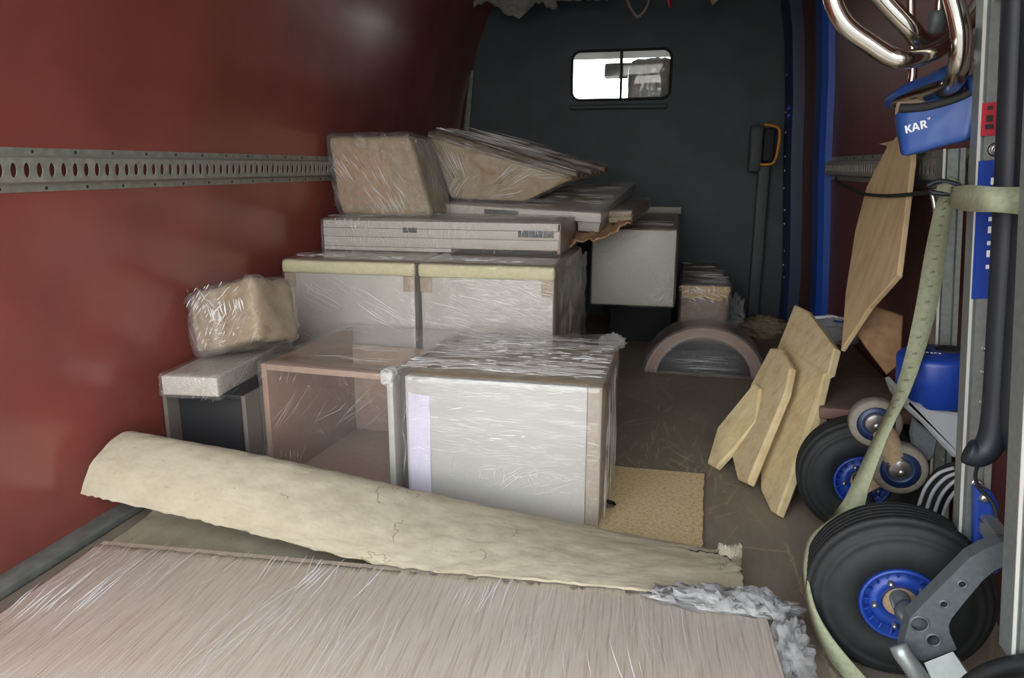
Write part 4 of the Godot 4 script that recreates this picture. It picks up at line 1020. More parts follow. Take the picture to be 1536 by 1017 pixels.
func boards() -> void:
	var n := V(0.872, -0.453, -0.187)
	var s1 := slab([V(0.660, 0.431, -2.395), V(0.680, 0.432, -2.305), V(0.714, 0.382, -2.028), V(0.695, 0.326, -1.977), V(0.687, 0.318, -1.985), V(0.659, 0.228, -1.91), V(0.568, 0.012, -1.769), V(0.556, 0.008, -1.797), V(0.543, 0.015, -1.904), V(0.563, 0.188, -2.26), V(0.617, 0.322, -2.333)], n * 0.024, 0.004, 0.0015)
	single("board_offcut", s1, "soft_board", "largest pointed beige fibre board of three leaning by the big wheel, rearmost", "board", "three leaning fibre board offcuts")
	var o := V(-0.008, 0.004, 0.002)
	var s2 := slab([V(0.609, 0.309, -2.255) + o, V(0.628, 0.323, -2.196) + o, V(0.643, 0.299, -2.068) + o, V(0.627, 0.244, -2.008) + o, V(0.535, 0.026, -1.884) + o, V(0.512, 0.012, -1.943) + o, V(0.503, 0.032, -2.065) + o, V(0.558, 0.199, -2.222) + o], -n * 0.024, 0.006, 0.0015)
	single("board_offcut", s2, "soft_board", "middle beige fibre board, narrow and upright, in front of the largest one", "board", "three leaning fibre board offcuts")
	var n1 := V(0.768, -0.512, -0.384)
	var s3 := slab([V(0.531, 0.238, -2.155), V(0.546, 0.233, -2.119), V(0.535, 0.159, -2.041), V(0.474, 0.066, -2.041), V(0.434, 0.010, -2.039), V(0.409, 0.007, -2.081), V(0.436, 0.093, -2.152)], n1 * 0.022, 0.006, 0.0015)
	single("board_offcut", s3, "soft_board", "smallest beige fibre board chunk, leaning low on the floor side", "board", "three leaning fibre board offcuts")
	# plywood box over the wheel arch
	var a := thing("wheel_arch_box", V(0.77, 0, -2.35), "dark brown plywood wheel arch box along the right wall behind the rear wheel", "box")
	part("top_panel", wbox(cb(0.672, 0.905, 0.236, 0.25, -2.80, -1.93), 0.002), "arch_ply", a)
	part("side_panel", wbox(cb(0.672, 0.688, 0.0, 0.236, -2.80, -1.94), 0.002), "arch_ply", a)
	part("front_edge", wbox(cb(0.672, 0.903, 0.222, 0.2505, -1.93, -1.912), 0.003), "arch_edge", a)
	part("front_edge", wbox(cb(0.672, 0.692, 0.0, 0.222, -1.94, -1.912), 0.003), "arch_edge", a)
	part("rear_panel", wbox(cb(0.689, 0.903, 0.0, 0.235, -2.80, -2.785), 0.002), "arch_ply", a)
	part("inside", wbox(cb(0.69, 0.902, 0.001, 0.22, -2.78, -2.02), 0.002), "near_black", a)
	# tall offcut tied to the wall, splintered at the top
	var wb := slab([V(0.835, 0.935, -2.12), V(0.833, 0.918, -2.163), V(0.830, 0.912, -2.297), V(0.829, 0.903, -2.20), V(0.806, 0.795, -2.276), V(0.781, 0.676, -2.242), V(0.748, 0.519, -2.125), V(0.729, 0.424, -2.02), V(0.723, 0.385, -1.992), V(0.752, 0.519, -1.883), V(0.769, 0.617, -1.745), V(0.793, 0.733, -1.831), V(0.821, 0.865, -1.934), V(0.832, 0.921, -2.006)], V(0.012, -0.003, 0), 0.002)
	single("wood_offcut", wb, "ply_board", "tall splintered sheet of light plywood tied upright to the right wall", "board")
	var sb := slab([V(0.757, 0.430, -2.0), V(0.766, 0.475, -2.0), V(0.791, 0.502, -2.0), V(0.864, 0.479, -2.0), V(0.872, 0.357, -2.0), V(0.842, 0.323, -2.0), V(0.796, 0.379, -2.0)], V(0, 0.004, -0.016), 0.003)
	single("wood_offcut", sb, "brown_offcut", "short brown wood offcut wedged below the tall plywood, above the wheel arch box", "board")

# =====================================================================  hand truck by the right wall
func wheel(t: Node3D, c: Vector3, ax: Vector3, r: float, w: float) -> void:
	var k := r / 0.145
	var pr := [[0.060 * k, 0.016], [0.066 * k, 0.005], [0.085 * k, 0.0], [0.108 * k, 0.002], [0.112 * k, 0.006], [0.116 * k, 0.004], [0.124 * k, 0.008], [0.128 * k, 0.013], [0.131 * k, 0.012], [0.137 * k, 0.020], [0.139 * k, 0.026], [0.142 * k, 0.026]]
	var n := 5
	for i in n:
		var h0 := lerpf(0.028, w - 0.028, float(i) / n); var h1 := lerpf(0.028, w - 0.028, float(i + 0.72) / n); var h2 := lerpf(0.028, w - 0.028, float(i + 1) / n)
		pr.append_array([[0.145 * k, h0 + 0.001], [0.145 * k, h1], [0.140 * k, h1 + 0.001], [0.140 * k, h2]])
	pr.append_array([[0.145 * k, w - 0.027], [0.138 * k, w - 0.016], [0.12 * k, w - 0.004], [0.09 * k, w], [0.06 * k, w - 0.01], [0.06 * k, 0.016]])
	var ty := part("tyre", lathe(pr, c, ax, 72), "rubber", t)
	# blue rim: outer lip, recessed channel with ribs, face plate, bolts
	var rim := part("rim", lathe([[0.0, 0.03], [0.026 * k, 0.03], [0.027 * k, 0.012], [0.046 * k, 0.010], [0.048 * k, 0.020], [0.056 * k, 0.020], [0.0575 * k, 0.004], [0.062 * k, 0.002], [0.064 * k, 0.006], [0.064 * k, 0.03]], c, ax, 48), "hub_blue", ty)
	var ux := ax.cross(Vector3.UP).normalized(); var uy := ax.cross(ux)
	for i in 18:
		var a := TAU * i / 18.0
		var d := ux * cos(a) + uy * sin(a); var s := ax.cross(d) * 0.0016
		var p0 := c + d * 0.047 * k; var p1 := c + d * 0.0575 * k
		part("rim_rib", wbox(hexa(p0 - s + ax * 0.010, p0 + s + ax * 0.010, p1 - s + ax * 0.006, p1 + s + ax * 0.006, p0 - s + ax * 0.021, p0 + s + ax * 0.021, p1 - s + ax * 0.021, p1 + s + ax * 0.021), 0.0005), "hub_blue", ty)
	for i in 5:
		var a := TAU * i / 5.0 + 0.45
		part("rim_bolt", lathe([[0.0, 0.0], [0.003, 0.0], [0.0042, 0.003], [0.0048, 0.004], [0.0048, 0.012]], c + (ux * cos(a) + uy * sin(a)) * 0.040 * k, ax, 12), "steel", ty)
	part("rim_boss", lathe([[0.030 * k, 0.0105], [0.030 * k, 0.016], [0.016, 0.018], [0.0, 0.018]], c, ax, 32), "dusty_tan", ty)

func castor(t: Node3D, c: Vector3, ax: Vector3, r: float) -> void:
	var ca := part("castor_wheel", lathe([[r * 0.72, 0.0], [r * 0.92, 0.0], [r, 0.006], [r, 0.030], [r * 0.92, 0.036], [r * 0.7, 0.036]], c, ax, 40), "castor_rubber", t)
	part("castor_hub", lathe([[0.0, 0.010], [r * 0.42, 0.010], [r * 0.45, 0.003], [r * 0.54, 0.002], [r * 0.57, 0.006], [r * 0.73, 0.004], [r * 0.74, 0.03]], c, ax, 40), "dark_blue", ca)
	part("castor_cap", lathe([[0.0, -0.006], [r * 0.16, -0.005], [r * 0.18, 0.0], [r * 0.36, 0.001], [r * 0.42, 0.006], [r * 0.44, 0.012]], c, ax, 32), "steel", ca)
	part("castor_bolt", lathe([[0.0, -0.012], [r * 0.08, -0.012], [r * 0.13, -0.009], [r * 0.14, -0.004]], c, ax, 16), "steel", ca)

func truck() -> void:
	var t := thing("hand_truck", V(0.76, 0, -1.35), "upright stair-climbing hand truck with blue motor housing and black tyres at the right wall", "hand truck")
	var ax := V(0.09, 0.0, -1.0).normalized()
	wheel(t, V(0.686, 0.147, -1.185), ax, 0.145, 0.115)
	wheel(t, V(0.738, 0.143, -1.70), ax, 0.141, 0.105)
	# small third wheel close to the camera, only its top in view
	part("support_tyre", lathe([[0.05, 0.010], [0.085, 0.0], [0.105, 0.004], [0.114, 0.016], [0.116, 0.03], [0.112, 0.032], [0.112, 0.05], [0.116, 0.052], [0.114, 0.07], [0.09, 0.08], [0.05, 0.07]], V(0.795, 0.117, -0.90), ax, 56), "rubber", t)
	# axle and bracket arm
	part("axle", tube([V(0.682, 0.158, -1.15), V(0.688, 0.150, -1.23), V(0.74, 0.147, -1.78)], 0.0155, 16), "cast_grey", t)
	part("axle_sleeve", tube([V(0.688, 0.170, -1.105), V(0.684, 0.160, -1.15), V(0.684, 0.158, -1.155)], 0.019, 16), "cast_grey", t)
	var arm := CSGCombiner3D.new(); arm.name = "bracket_arm"; t.add_child(arm); arm.position = V(0, 0, -1.093) - t.position
	var pg := CSGPolygon3D.new(); pg.name = "outline"
	pg.polygon = PackedVector2Array([Vector2(0.775, 0.324), Vector2(0.812, 0.324), Vector2(0.813, 0.292), Vector2(0.786, 0.288), Vector2(0.772, 0.279), Vector2(0.758, 0.260), Vector2(0.738, 0.220), Vector2(0.725, 0.192), Vector2(0.723, 0.181), Vector2(0.726, 0.167), Vector2(0.739, 0.142), Vector2(0.696, 0.114), Vector2(0.664, 0.127), Vector2(0.669, 0.185), Vector2(0.686, 0.213), Vector2(0.737, 0.295), Vector2(0.755, 0.311)])
	pg.depth = 0.026; pg.material = M.cast_grey; arm.add_child(pg)
	for h in [[0.683, 0.177, 0.0115], [0.705, 0.153, 0.0088], [0.712, 0.215, 0.0048], [0.732, 0.251, 0.0048]]:
		var cy := CSGCylinder3D.new(); cy.name = "bore"; cy.radius = h[2]; cy.height = 0.08; cy.sides = 24; cy.rotation.x = PI / 2; cy.position = V(h[0], h[1], -0.01); cy.operation = CSGShape3D.OPERATION_SUBTRACTION; cy.material = M.cast_grey; arm.add_child(cy, true)
	for h in [[0.683, 0.177, 0.0115], [0.705, 0.153, 0.0088], [0.712, 0.215, 0.0048], [0.732, 0.251, 0.0048]]:
		part("bore_collar", lathe([[h[2], -0.004], [h[2], 0.0025], [h[2] + 0.0015, 0.003], [h[2] + 0.003, 0.001], [h[2] + 0.003, -0.004]], V(h[0], h[1], -1.0935), V(0, 0, 1), 24), "cast_grey", t)
	part("roller", tube([V(0.652, 0.148, -1.075), V(0.657, 0.139, -1.070), V(0.710, 0.074, -1.05)], 0.0135, 16), "alu", t)
	part("foot_plate", slab([V(0.690, 0.124, -1.075), V(0.727, 0.150, -1.075), V(0.752, 0.125, -1.04), V(0.765, 0.106, -1.0), V(0.715, 0.070, -1.0)], V(0.004, -0.006, 0.003), 0.001), "alu", t)
	# uprights of the ladder frame: channel profiles with a raised edge and a groove
	var prof := func(w, d): return [Vector2(-w, -d), Vector2(w, -d), Vector2(w, d), Vector2(w * 0.55, d), Vector2(w * 0.50, d * 0.6), Vector2(w * 0.30, d * 0.6), Vector2(w * 0.25, d), Vector2(-w * 0.55, d), Vector2(-w * 0.6, d * 0.75), Vector2(-w * 0.72, d * 0.75), Vector2(-w * 0.78, d * 1.12), Vector2(-w, d * 1.12)]
	var ups := [[V(0.806, 0.115, -1.250), V(0.699, 1.36, -1.250), 0.022, 0.013], [V(0.783, 0.21, -1.0), V(0.672, 1.32, -1.0), 0.024, 0.018], [V(0.898, 0.06, -1.70), V(0.829, 0.885, -1.70), 0.021, 0.02]]
	for i in 3:
		var u = ups[i]
		var bm := part("upright", beam(u[0], u[1], V(1, 0.083, 0).normalized(), V(0, 0, 1), prof.call(u[2], u[3])), "alu", t)
		part("upright_lip", beam(u[0] + V(-u[2] * 0.9, 0, u[3] * 1.12), u[1] + V(-u[2] * 0.9, 0, u[3] * 1.12), V(1, 0.083, 0).normalized(), V(0, 0, 1), rect2(0.0022, 0.0012)), "alu_edge", bm)
		var along: Vector3 = u[1] - u[0]
		for f in ([0.09, 0.19, 0.30, 0.34, 0.37, 0.61] if i == 0 else [0.20, 0.42]):
			var big: bool = f in [0.19, 0.61, 0.20, 0.42] and i < 2
			var rr := 0.0085 if big else 0.004
			part("screw", lathe([[0.0, 0.006], [rr * 0.35, 0.006], [rr * 0.4, 0.003], [rr * 0.5, 0.006], [rr * 0.85, 0.004], [rr, 0.0], [rr * 1.2, 0.0]], u[0] + along * f + V(0.003, 0, u[3] * 1.0), V(0, 0, 1), 16), "steel", bm)
	part("crossbar", beam(V(0.72, 1.09, -1.0), V(0.735, 1.09, -1.26), V(0, 1, 0), V(1, 0, 0), rect2(0.012, 0.018)), "alu", t)
	part("crossbar", beam(V(0.79, 0.30, -1.0), V(0.80, 0.30, -1.26), V(0, 1, 0), V(1, 0, 0), rect2(0.014, 0.010)), "alu", t)
	# stickers on the middle upright
	var L := V(-0.083, 1, 0).normalized()
	var rl := part("red_label", beam(V(0.7310, 0.894, -1.2345), V(0.7272, 0.940, -1.2345), V(1, 0.083, 0), V(0, 0, 1), rect2(0.0105, 0.0012)), "red_label", t)
	for k in [[0.2, 0.35, 0.0055], [0.42, 0.62, 0.0045], [0.78, 0.9, 0.0035]]:
		part("label_mark", beam(V(0.7310, 0.894, -1.2329).lerp(V(0.7272, 0.940, -1.2329), k[0]), V(0.7310, 0.894, -1.2329).lerp(V(0.7272, 0.940, -1.2329), k[1]), V(1, 0.083, 0), V(0, 0, 1), rect2(k[2], 0.0003)), "dark_inner", rl)
	var bl := part("blue_label", beam(V(0.7510, 0.654, -1.2345), V(0.7342, 0.859, -1.2345), V(1, 0.083, 0), V(0, 0, 1), rect2(0.0115, 0.0012)), "motor_blue", t)
	for k in 8:
		var a := V(0.7500, 0.700, -1.2329).lerp(V(0.7386, 0.842, -1.2329), k / 8.0) + V(0.005, 0, 0)
		part("label_mark", beam(a, a + L * (0.006 + 0.004 * (k % 2)), V(1, 0.083, 0), V(0, 0, 1), rect2(0.0022, 0.0003)), "white_text", bl)
	# blue plastic bracket low on the middle upright
	var bb := part("blue_bracket", slab([V(0.775, 0.357, -1.228), V(0.800, 0.351, -1.228), V(0.812, 0.332, -1.228), V(0.828, 0.215, -1.228), V(0.795, 0.190, -1.228), V(0.790, 0.23, -1.228)], V(0, 0, 0.022), 0.004), "hub_blue", t)
	part("bracket_ridge", slab([V(0.783, 0.307, -1.207), V(0.808, 0.290, -1.207), V(0.810, 0.282, -1.207)], V(0, 0, 0.012), 0.001), "hub_blue", bb)
	part("bracket_ridge", slab([V(0.788, 0.262, -1.207), V(0.812, 0.245, -1.207), V(0.814, 0.237, -1.207)], V(0, 0, 0.012), 0.001), "hub_blue", bb)
	part("bracket_screw", lathe([[0.0, 0.006], [0.004, 0.006], [0.0075, 0.003], [0.008, 0.0], [0.008, -0.004]], V(0.789, 0.342, -1.206), V(0, 0, 1), 16), "steel", bb)
	# black foam-covered handle bars
	part("foam_bar", tube(smoothed([V(0.706, 1.14, -1.15), V(0.722, 0.979, -1.15), V(0.739, 0.805, -1.15), V(0.760, 0.559, -1.15), V(0.765, 0.478, -1.15), V(0.760, 0.446, -1.15), V(0.748, 0.434, -1.15), V(0.735, 0.437, -1.152)], 6), 0.0195, 18), "foam_black", t)
	part("foam_bar", tube(smoothed([V(0.720, 1.12, -1.12), V(0.735, 0.975, -1.12), V(0.752, 0.807, -1.12), V(0.766, 0.587, -1.11), V(0.774, 0.519, -1.115), V(0.784, 0.480, -1.12), V(0.80, 0.441, -1.13)], 6), 0.0195, 18), "foam_black", t)
	part("cable", tube(smoothed([V(0.764, 0.425, -1.17), V(0.765, 0.39, -1.19), V(0.776, 0.362, -1.20), V(0.80, 0.335, -1.20), V(0.812, 0.29, -1.20), V(0.82, 0.2, -1.21)], 5), 0.003, 8), "cord_black", t)
	# motor housing
	var mo := part("motor_cover", lathe([[0.064, -0.002], [0.067, 0.0], [0.070, 0.085], [0.068, 0.092], [0.060, 0.097], [0.0, 0.099]], V(0.808, 0.400, -1.545), V(-0.06, 1, 0.03), 56), "motor_blue", t)
	part("cover_recess", lathe([[0.0, 0.001], [0.021, 0.001], [0.023, 0.003], [0.025, 0.003], [0.026, 0.0]], V(0.828, 0.4995, -1.555), V(-0.06, 1, 0.03), 24), "near_black", mo)
	for k in 7:
		part("cover_lettering", wbox(turned(cb(0.757 + k * 0.007, 0.761 + k * 0.007, 0.4985, 0.4995, -1.528, -1.520 - 0.003 * (k % 2)), V(0.78, 0.499, -1.52), -4.0), 0.0003), "white_text", mo)
	part("motor_base", slab([V(0.729, 0.424, -1.60), V(0.736, 0.428, -1.60), V(0.748, 0.410, -1.60), V(0.80, 0.396, -1.60), V(0.860, 0.388, -1.60), V(0.862, 0.295, -1.60), V(0.838, 0.302, -1.60), V(0.776, 0.366, -1.60), V(0.742, 0.395, -1.60)], V(0, 0, 0.115), 0.005), "plastic_grey", t)
	part("base_lug", tube([V(0.735, 0.412, -1.50), V(0.735, 0.412, -1.475)], 0.011, 12), "plastic_grey", t)
	# climbing arms with castors
	castor(t, V(0.739, 0.278, -1.455), ax, 0.0505)
	castor(t, V(0.698, 0.353, -1.50), ax, 0.049)
	part("climbing_arm", slab([V(0.759, 0.375, -1.50), V(0.788, 0.352, -1.50), V(0.809, 0.335, -1.50), V(0.807, 0.300, -1.50), V(0.784, 0.268, -1.50), V(0.745, 0.255, -1.50), V(0.768, 0.300, -1.50), V(0.757, 0.345, -1.50)], V(0, 0, 0.012), 0.004), "cast_grey", t)
	part("climbing_arm", tube(smoothed([V(0.698, 0.353, -1.475), V(0.708, 0.342, -1.470), V(0.720, 0.315, -1.475), V(0.736, 0.285, -1.485)], 5), [0.014, 0.017, 0.0185, 0.0195, 0.021, 0.022, 0.022, 0.0225, 0.023, 0.024, 0.025, 0.025, 0.025, 0.025, 0.025, 0.025], 16), "dusty_tan", t)
	part("arm_boss", slab([V(0.695, 0.270, -1.53), V(0.712, 0.285, -1.53), V(0.745, 0.235, -1.53), V(0.700, 0.205, -1.53)], V(0, 0, 0.03), 0.004), "dusty_tan", t)
	part("arm_boss_bolt", lathe([[0.0, 0.006], [0.004, 0.005], [0.006, 0.0]], V(0.703, 0.262, -1.499), V(0, 0, 1), 12), "steel", t)
	# ribbed guard
	for k in 4:
		var o := V(0.012 * k, 0.0 - 0.004 * k, 0.006 * k)
		part("guard_rib", tube(smoothed([V(0.768, 0.225, -1.42) + o, V(0.775, 0.262, -1.42) + o, V(0.793, 0.292, -1.42) + o, V(0.818, 0.306, -1.42) + o], 5), 0.0035, 8), "plastic_grey", t)
	part("guard_shell", tube(smoothed([V(0.80, 0.21, -1.45), V(0.808, 0.25, -1.45), V(0.825, 0.275, -1.45), V(0.85, 0.285, -1.45)], 5), 0.026, 14), "near_black", t)
	# steel handles at the top
	part("steel_handle", tube(smoothed([V(0.470, 1.22, -1.2), V(0.487, 1.134, -1.2), V(0.496, 1.081, -1.2), V(0.517, 1.046, -1.2), V(0.555, 1.018, -1.2), V(0.579, 1.003, -1.2), V(0.601, 0.998, -1.2), V(0.637, 1.009, -1.24), V(0.688, 1.035, -1.33), V(0.725, 1.070, -1.37), V(0.754, 1.125, -1.38)], 6), 0.0132, 18), "chrome", t)
	part("steel_handle", tube(smoothed([V(0.49, 1.22, -1.28), V(0.543, 1.136, -1.28), V(0.585, 1.088, -1.28), V(0.621, 1.052, -1.28), V(0.640, 1.040, -1.30), V(0.663, 1.036, -1.325), V(0.693, 1.046, -1.36), V(0.725, 1.064, -1.40)], 6), 0.0135, 18), "chrome", t)
	part("steel_handle", tube(smoothed([V(0.615, 1.22, -1.25), V(0.648, 1.130, -1.25), V(0.662, 1.092, -1.25), V(0.674, 1.061, -1.25), V(0.683, 1.029, -1.25), V(0.688, 0.998, -1.26), V(0.693, 0.980, -1.285), V(0.694, 0.972, -1.31), V(0.685, 0.968, -1.36), V(0.665, 0.962, -1.43), V(0.66, 0.960, -1.46)], 6), 0.0150, 18), "chrome", t)
	part("steel_rod", tube(smoothed([V(0.650, 1.22, -1.46), V(0.660, 1.144, -1.46), V(0.668, 1.081, -1.46), V(0.675, 1.040, -1.46), V(0.679, 1.006, -1.46), V(0.677, 0.985, -1.46), V(0.671, 0.972, -1.46)], 5), 0.0068, 12), "chrome", t)
	part("rod_clamp", tube([V(0.688, 1.22, -1.42), V(0.697, 1.09, -1.42), V(0.697, 1.065, -1.42)], [0.006, 0.006, 0.006], 10), "chrome", t)
	part("clamp_block", lathe([[0.0, 0.0], [0.013, 0.0], [0.015, 0.03], [0.012, 0.034], [0.0, 0.034]], V(0.697, 1.065, -1.42), V(-0.08, 1, 0), 16), "cast_grey", t)
	part("grip_sleeve", tube([V(0.652, 0.962, -1.47), V(0.672, 0.972, -1.42), V(0.692, 0.978, -1.38), V(0.700, 0.982, -1.35), V(0.704, 0.984, -1.33)], [0.014, 0.019, 0.021, 0.0225, 0.023], 16), "bag_blue", t)
	# blue tool bag hung on the handle
	var bg := thing("blue_bag", V(0.70, 0.87, -1.40), "blue vinyl pouch with white lettering hanging from the steel handles", "bag")
	var bc := hexa(V(0.650, 0.864, -1.350), V(0.731, 0.891, -1.30), V(0.637, 0.940, -1.362), V(0.738, 0.974, -1.30), V(0.658, 0.865, -1.40), V(0.742, 0.892, -1.35), V(0.645, 0.942, -1.42), V(0.748, 0.976, -1.35))
	part("pouch", wbox(bc, 0.010, 18, 0.004, V(5, 5, 5)), "bag_blue", bg)
	part("opening_lining", wbox(hexa(V(0.640, 0.934, -1.392), V(0.735, 0.962, -1.318), V(0.642, 0.955, -1.395), V(0.735, 0.968, -1.325), V(0.645, 0.934, -1.405), V(0.740, 0.962, -1.33), V(0.646, 0.955, -1.408), V(0.742, 0.968, -1.335)), 0.003), "rag", bg)
	part("rolled_rim", tube(smoothed([V(0.640, 0.943, -1.360), V(0.655, 0.942, -1.352), V(0.680, 0.944, -1.338), V(0.715, 0.956, -1.316), V(0.745, 0.976, -1.302)], 6), 0.0075, 12), "cord_black", bg)
	part("flap", wbox(hexa(V(0.725, 0.955, -1.30), V(0.750, 0.955, -1.298), V(0.715, 0.985, -1.305), V(0.750, 0.992, -1.30), V(0.73, 0.955, -1.345), V(0.755, 0.955, -1.345), V(0.725, 0.985, -1.345), V(0.755, 0.992, -1.345)), 0.006, 8, 0.003, V(8, 8, 8)), "bag_blue", bg)
	var tm := TextMesh.new(); tm.text = "KAR"; tm.font_size = 24; tm.depth = 0.0016; tm.pixel_size = 0.00074
	var sf := SystemFont.new(); sf.font_names = PackedStringArray(["Droid Sans"]); sf.font_weight = 800; tm.font = sf
	var lt := MeshInstance3D.new(); lt.name = "lettering"; lt.mesh = tm; lt.material_override = M.white_text
	var bx: Vector3 = (bc[5] - bc[4]).normalized(); var bz: Vector3 = bx.cross((bc[6] - bc[4]).normalized()).normalized(); var by := bz.cross(bx)
	lt.transform = Transform3D(Basis(bx, by, bz), V(0.6625, 0.9125, -1.3430) + bz * 0.0012 - bg.position)
	bg.add_child(lt)
	part("registered_mark", lathe([[0.0012, 0.0], [0.0020, 0.0], [0.0020, 0.0016], [0.0012, 0.0016]], V(0.6775, 0.9245, -1.3330), bz, 14), "white_text", bg)

func small_things() -> void:
	# tie-down strap: from the right over the knot on the far upright, down past the castors, round the front wheel
	var s := thing("tie_down_strap", V(0.70, 0.0, -1.4), "pale green webbing strap knotted on the far upright and looped round the front wheel", "strap")
	var A := []
	var wa := []
	A = smoothed([V(0.835, 0.808, -1.05), V(0.766, 0.807, -1.055), V(0.722, 0.808, -1.062), V(0.683, 0.809, -1.085), V(0.703, 0.805, -1.25), V(0.765, 0.799, -1.45), V(0.824, 0.796, -1.648)], 6)
	wa = []
	for i in A.size(): wa.append(V(0.001 * sin(i), 0.0165 + 0.001 * sin(i * 0.7), 0.006 * sin(i * 0.25)))
	part("webbing", ribbon(A, wa), "strap", s)
	var keys := [V(0.826, 0.806, -1.662), V(0.814, 0.780, -1.645), V(0.803, 0.735, -1.62), V(0.782, 0.675, -1.56), V(0.764, 0.600, -1.51), V(0.745, 0.505, -1.48), V(0.720, 0.440, -1.44), V(0.697, 0.400, -1.41), V(0.676, 0.345, -1.395), V(0.655, 0.275, -1.385), V(0.640, 0.235, -1.37), V(0.606, 0.215, -1.352), V(0.566, 0.19, -1.32), V(0.548, 0.165, -1.27), V(0.546, 0.145, -1.235), V(0.553, 0.115, -1.205), V(0.572, 0.075, -1.19), V(0.60, 0.040, -1.175), V(0.635, 0.012, -1.15), V(0.665, 0.006, -1.08), V(0.69, 0.005, -1.0)]
	var wk := [V(0.016, 0.010, 0), V(0.017, 0.006, 0), V(0.018, 0.003, 0.0), V(0.0185, 0.002, 0.002), V(0.018, 0.002, 0.003), V(0.015, 0.003, 0.004), V(0.009, 0.002, 0.012), V(0.005, 0.002, 0.016), V(0.006, 0.0, 0.016), V(0.010, 0.0, 0.014), V(0.014, -0.004, 0.01), V(0.008, 0.012, 0.01), V(0.002, 0.008, 0.016), V(0.0, 0.004, 0.017), V(0.002, 0.002, 0.018), V(0.004, 0.004, 0.017), V(0.008, 0.009, 0.012), V(0.012, 0.010, 0.008), V(0.017, 0.004, 0.004), V(0.018, 0.0, 0.0), V(0.018, 0.0, 0.0)]
	var B := smoothed(keys, 6); var wb := smoothed(wk, 6)
	part("webbing", ribbon(B, wb), "strap", s)
	for i in range(6, 44, 1):      # stitched marks along the band
		if i % 2: continue
		var c: Vector3 = B[i]; var w: Vector3 = wb[i].normalized()
		var n: Vector3 = (B[i + 1] - B[i]).cross(wb[i]).normalized()
		if n.z < 0: n = -n
		c += n * 0.0016
		part("stitch_mark", ribbon([c - w * 0.004, c + w * 0.004], [(B[i + 1] - B[i]).normalized() * 0.0022, (B[i + 1] - B[i]).normalized() * 0.0022], 0.0004), "strap_mark", s)
	part("loose_end", ribbon(smoothed([V(0.622, 0.014, -1.14), V(0.60, 0.007, -1.06), V(0.59, 0.005, -0.96)], 5), smoothed([V(0.012, 0.004, 0.004), V(0.014, 0.0, 0.004), V(0.016, 0, 0)], 5)), "strap", s)
	part("knot", lump(V(0.822, 0.805, -1.655), V(0.022, 0.018, 0.016), 0.4, 2.0, 2.0, 18), "strap", s)
	part("buckle", tube(smoothed([V(0.780, 0.812, -1.655), V(0.80, 0.822, -1.65), V(0.83, 0.815, -1.64), V(0.838, 0.80, -1.64), V(0.815, 0.797, -1.64), V(0.785, 0.80, -1.65)], 4), 0.005, 8), "dark_metal", s)
	part("hook", tube(smoothed([V(0.79, 0.805, -1.66), V(0.797, 0.78, -1.655), V(0.804, 0.75, -1.65), V(0.81, 0.765, -1.65)], 4), 0.005, 8), "steel", s)
	# elastic cord across the tall offcut
	single("elastic_cord", tube(smoothed([V(0.858, 0.812, -3.0), V(0.853, 0.797, -2.95), V(0.830, 0.778, -2.55), V(0.797, 0.776, -2.25), V(0.796, 0.780, -2.0), V(0.803, 0.792, -1.80), V(0.81, 0.802, -1.68)], 6), 0.0045, 10), "cord_black", "thin black elastic cord holding the tall plywood against the right wall rail", "cord")
	# heap at the foot of the bulkhead
	single("crumpled_cloth", lump(V(0.745, 0.045, -3.88), V(0.10, 0.045, 0.08), 0.5, 2.2, 12.0, 30), "rag", "heap of brown crumpled cloth on the floor at the bulkhead foot", "cloth")
	single("plastic_film", lump(V(0.60, 0.075, -3.90), V(0.035, 0.09, 0.05), 0.8, 2.6, 17.0, 30), "film_clump", "upright wisp of crumpled clear film beside the brown cloth heap", "film")
	var pb := thing("plastic_bag", V(0.86, 0.25, -2.72), "crumpled clear plastic bag with a blue and white top, on the wheel arch box", "bag")
	part("bag_body", lump(V(0.835, 0.285, -2.70), V(0.085, 0.045, 0.07), 0.35, 2.4, 22.0, 30), "film_clump", pb)
	part("bag_content", lump(V(0.835, 0.272, -2.70), V(0.06, 0.022, 0.05), 0.4, 2.4, 25.0, 20), "grey_cloth", pb)
	part("blue_print", lump(V(0.845, 0.322, -2.69), V(0.035, 0.014, 0.03), 0.4, 2.0, 5.0, 16), "bag_blue", pb)
	part("white_rim", tube(smoothed([V(0.765, 0.335, -2.68), V(0.80, 0.340, -2.68), V(0.83, 0.343, -2.68), V(0.87, 0.333, -2.68)], 4), 0.006, 8), "white_text", pb)
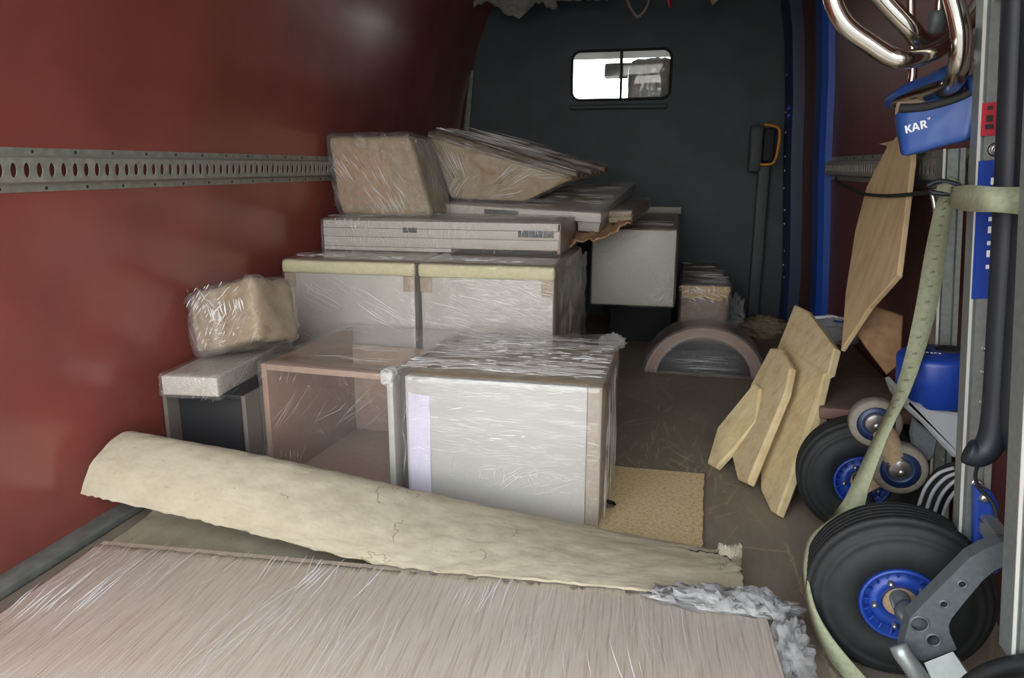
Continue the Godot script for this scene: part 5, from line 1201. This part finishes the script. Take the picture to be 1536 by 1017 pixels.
	# torn lining, loop and scraps hanging from the roof above the bulkhead
	var tl := thing("torn_lining", V(-0.6, 1.62, -3.95), "torn grey roof lining hanging down at the top of the black bulkhead", "lining")
	part("lining_flap", sheet(24, 12, func(u, v):
		var x := lerpf(-0.79, -0.36, u)
		var low: float = 1.645 + 0.025 * sin(u * 11.0) - 0.05 * exp(-pow((u - 0.58) * 7.0, 2.0)) + 0.02 * nz.get_noise_1d(u * 14.0)
		return V(x, lerpf(1.79, low, v), -3.95 + 0.03 * nz.get_noise_2d(u * 6.0, v * 4.0) + 0.03 * v), 0.012), "grey_cloth", tl)
	part("lining_flap", sheet(16, 8, func(u, v): return V(lerpf(-0.40, -0.10, u), lerpf(1.79, 1.672 + 0.01 * nz.get_noise_1d(u * 12.0), v), -3.99 + 0.02 * nz.get_noise_2d(u * 5.0, v * 3.0)), 0.010), "grey_cloth", tl)
	single("strap_loop", ribbon(smoothed([V(-0.03, 1.79, -3.9), V(-0.019, 1.68, -3.9), V(0.002, 1.615, -3.9), V(0.030, 1.572, -3.9), V(0.052, 1.565, -3.9), V(0.078, 1.590, -3.9), V(0.098, 1.64, -3.9), V(0.11, 1.79, -3.9)], 6), smoothed([V(0.007, 0, 0.004), V(0.007, 0.002, 0.004), V(0.006, 0.004, 0.008), V(0.005, 0.006, 0.008), V(0.0, 0.008, 0.006), V(-0.005, 0.006, 0.008), V(-0.006, 0.003, 0.008), V(-0.007, 0, 0.004)], 6)), "grey_cloth", "grey webbing loop hanging from the roof above the small window", "strap")
	single("red_tag", ribbon([V(0.175, 1.79, -3.9), V(0.185, 1.66, -3.9), V(0.200, 1.603, -3.9)], [V(0.009, 0, 0), V(0.010, 0.002, 0), V(0.008, 0.003, 0)], 0.002), "red_label", "small red tag hanging from the roof lining beside the loop", "tag")
	single("tan_scrap", slab([V(0.33, 1.79, -3.9), V(0.37, 1.655, -3.9), V(0.395, 1.60, -3.9), V(0.41, 1.612, -3.9), V(0.44, 1.64, -3.9), V(0.47, 1.79, -3.9)], V(0, 0, -0.006), 0.001, 0.002), "cardboard", "tan pointed scrap of lining poking down above the bulkhead, right of the red tag", "scrap")
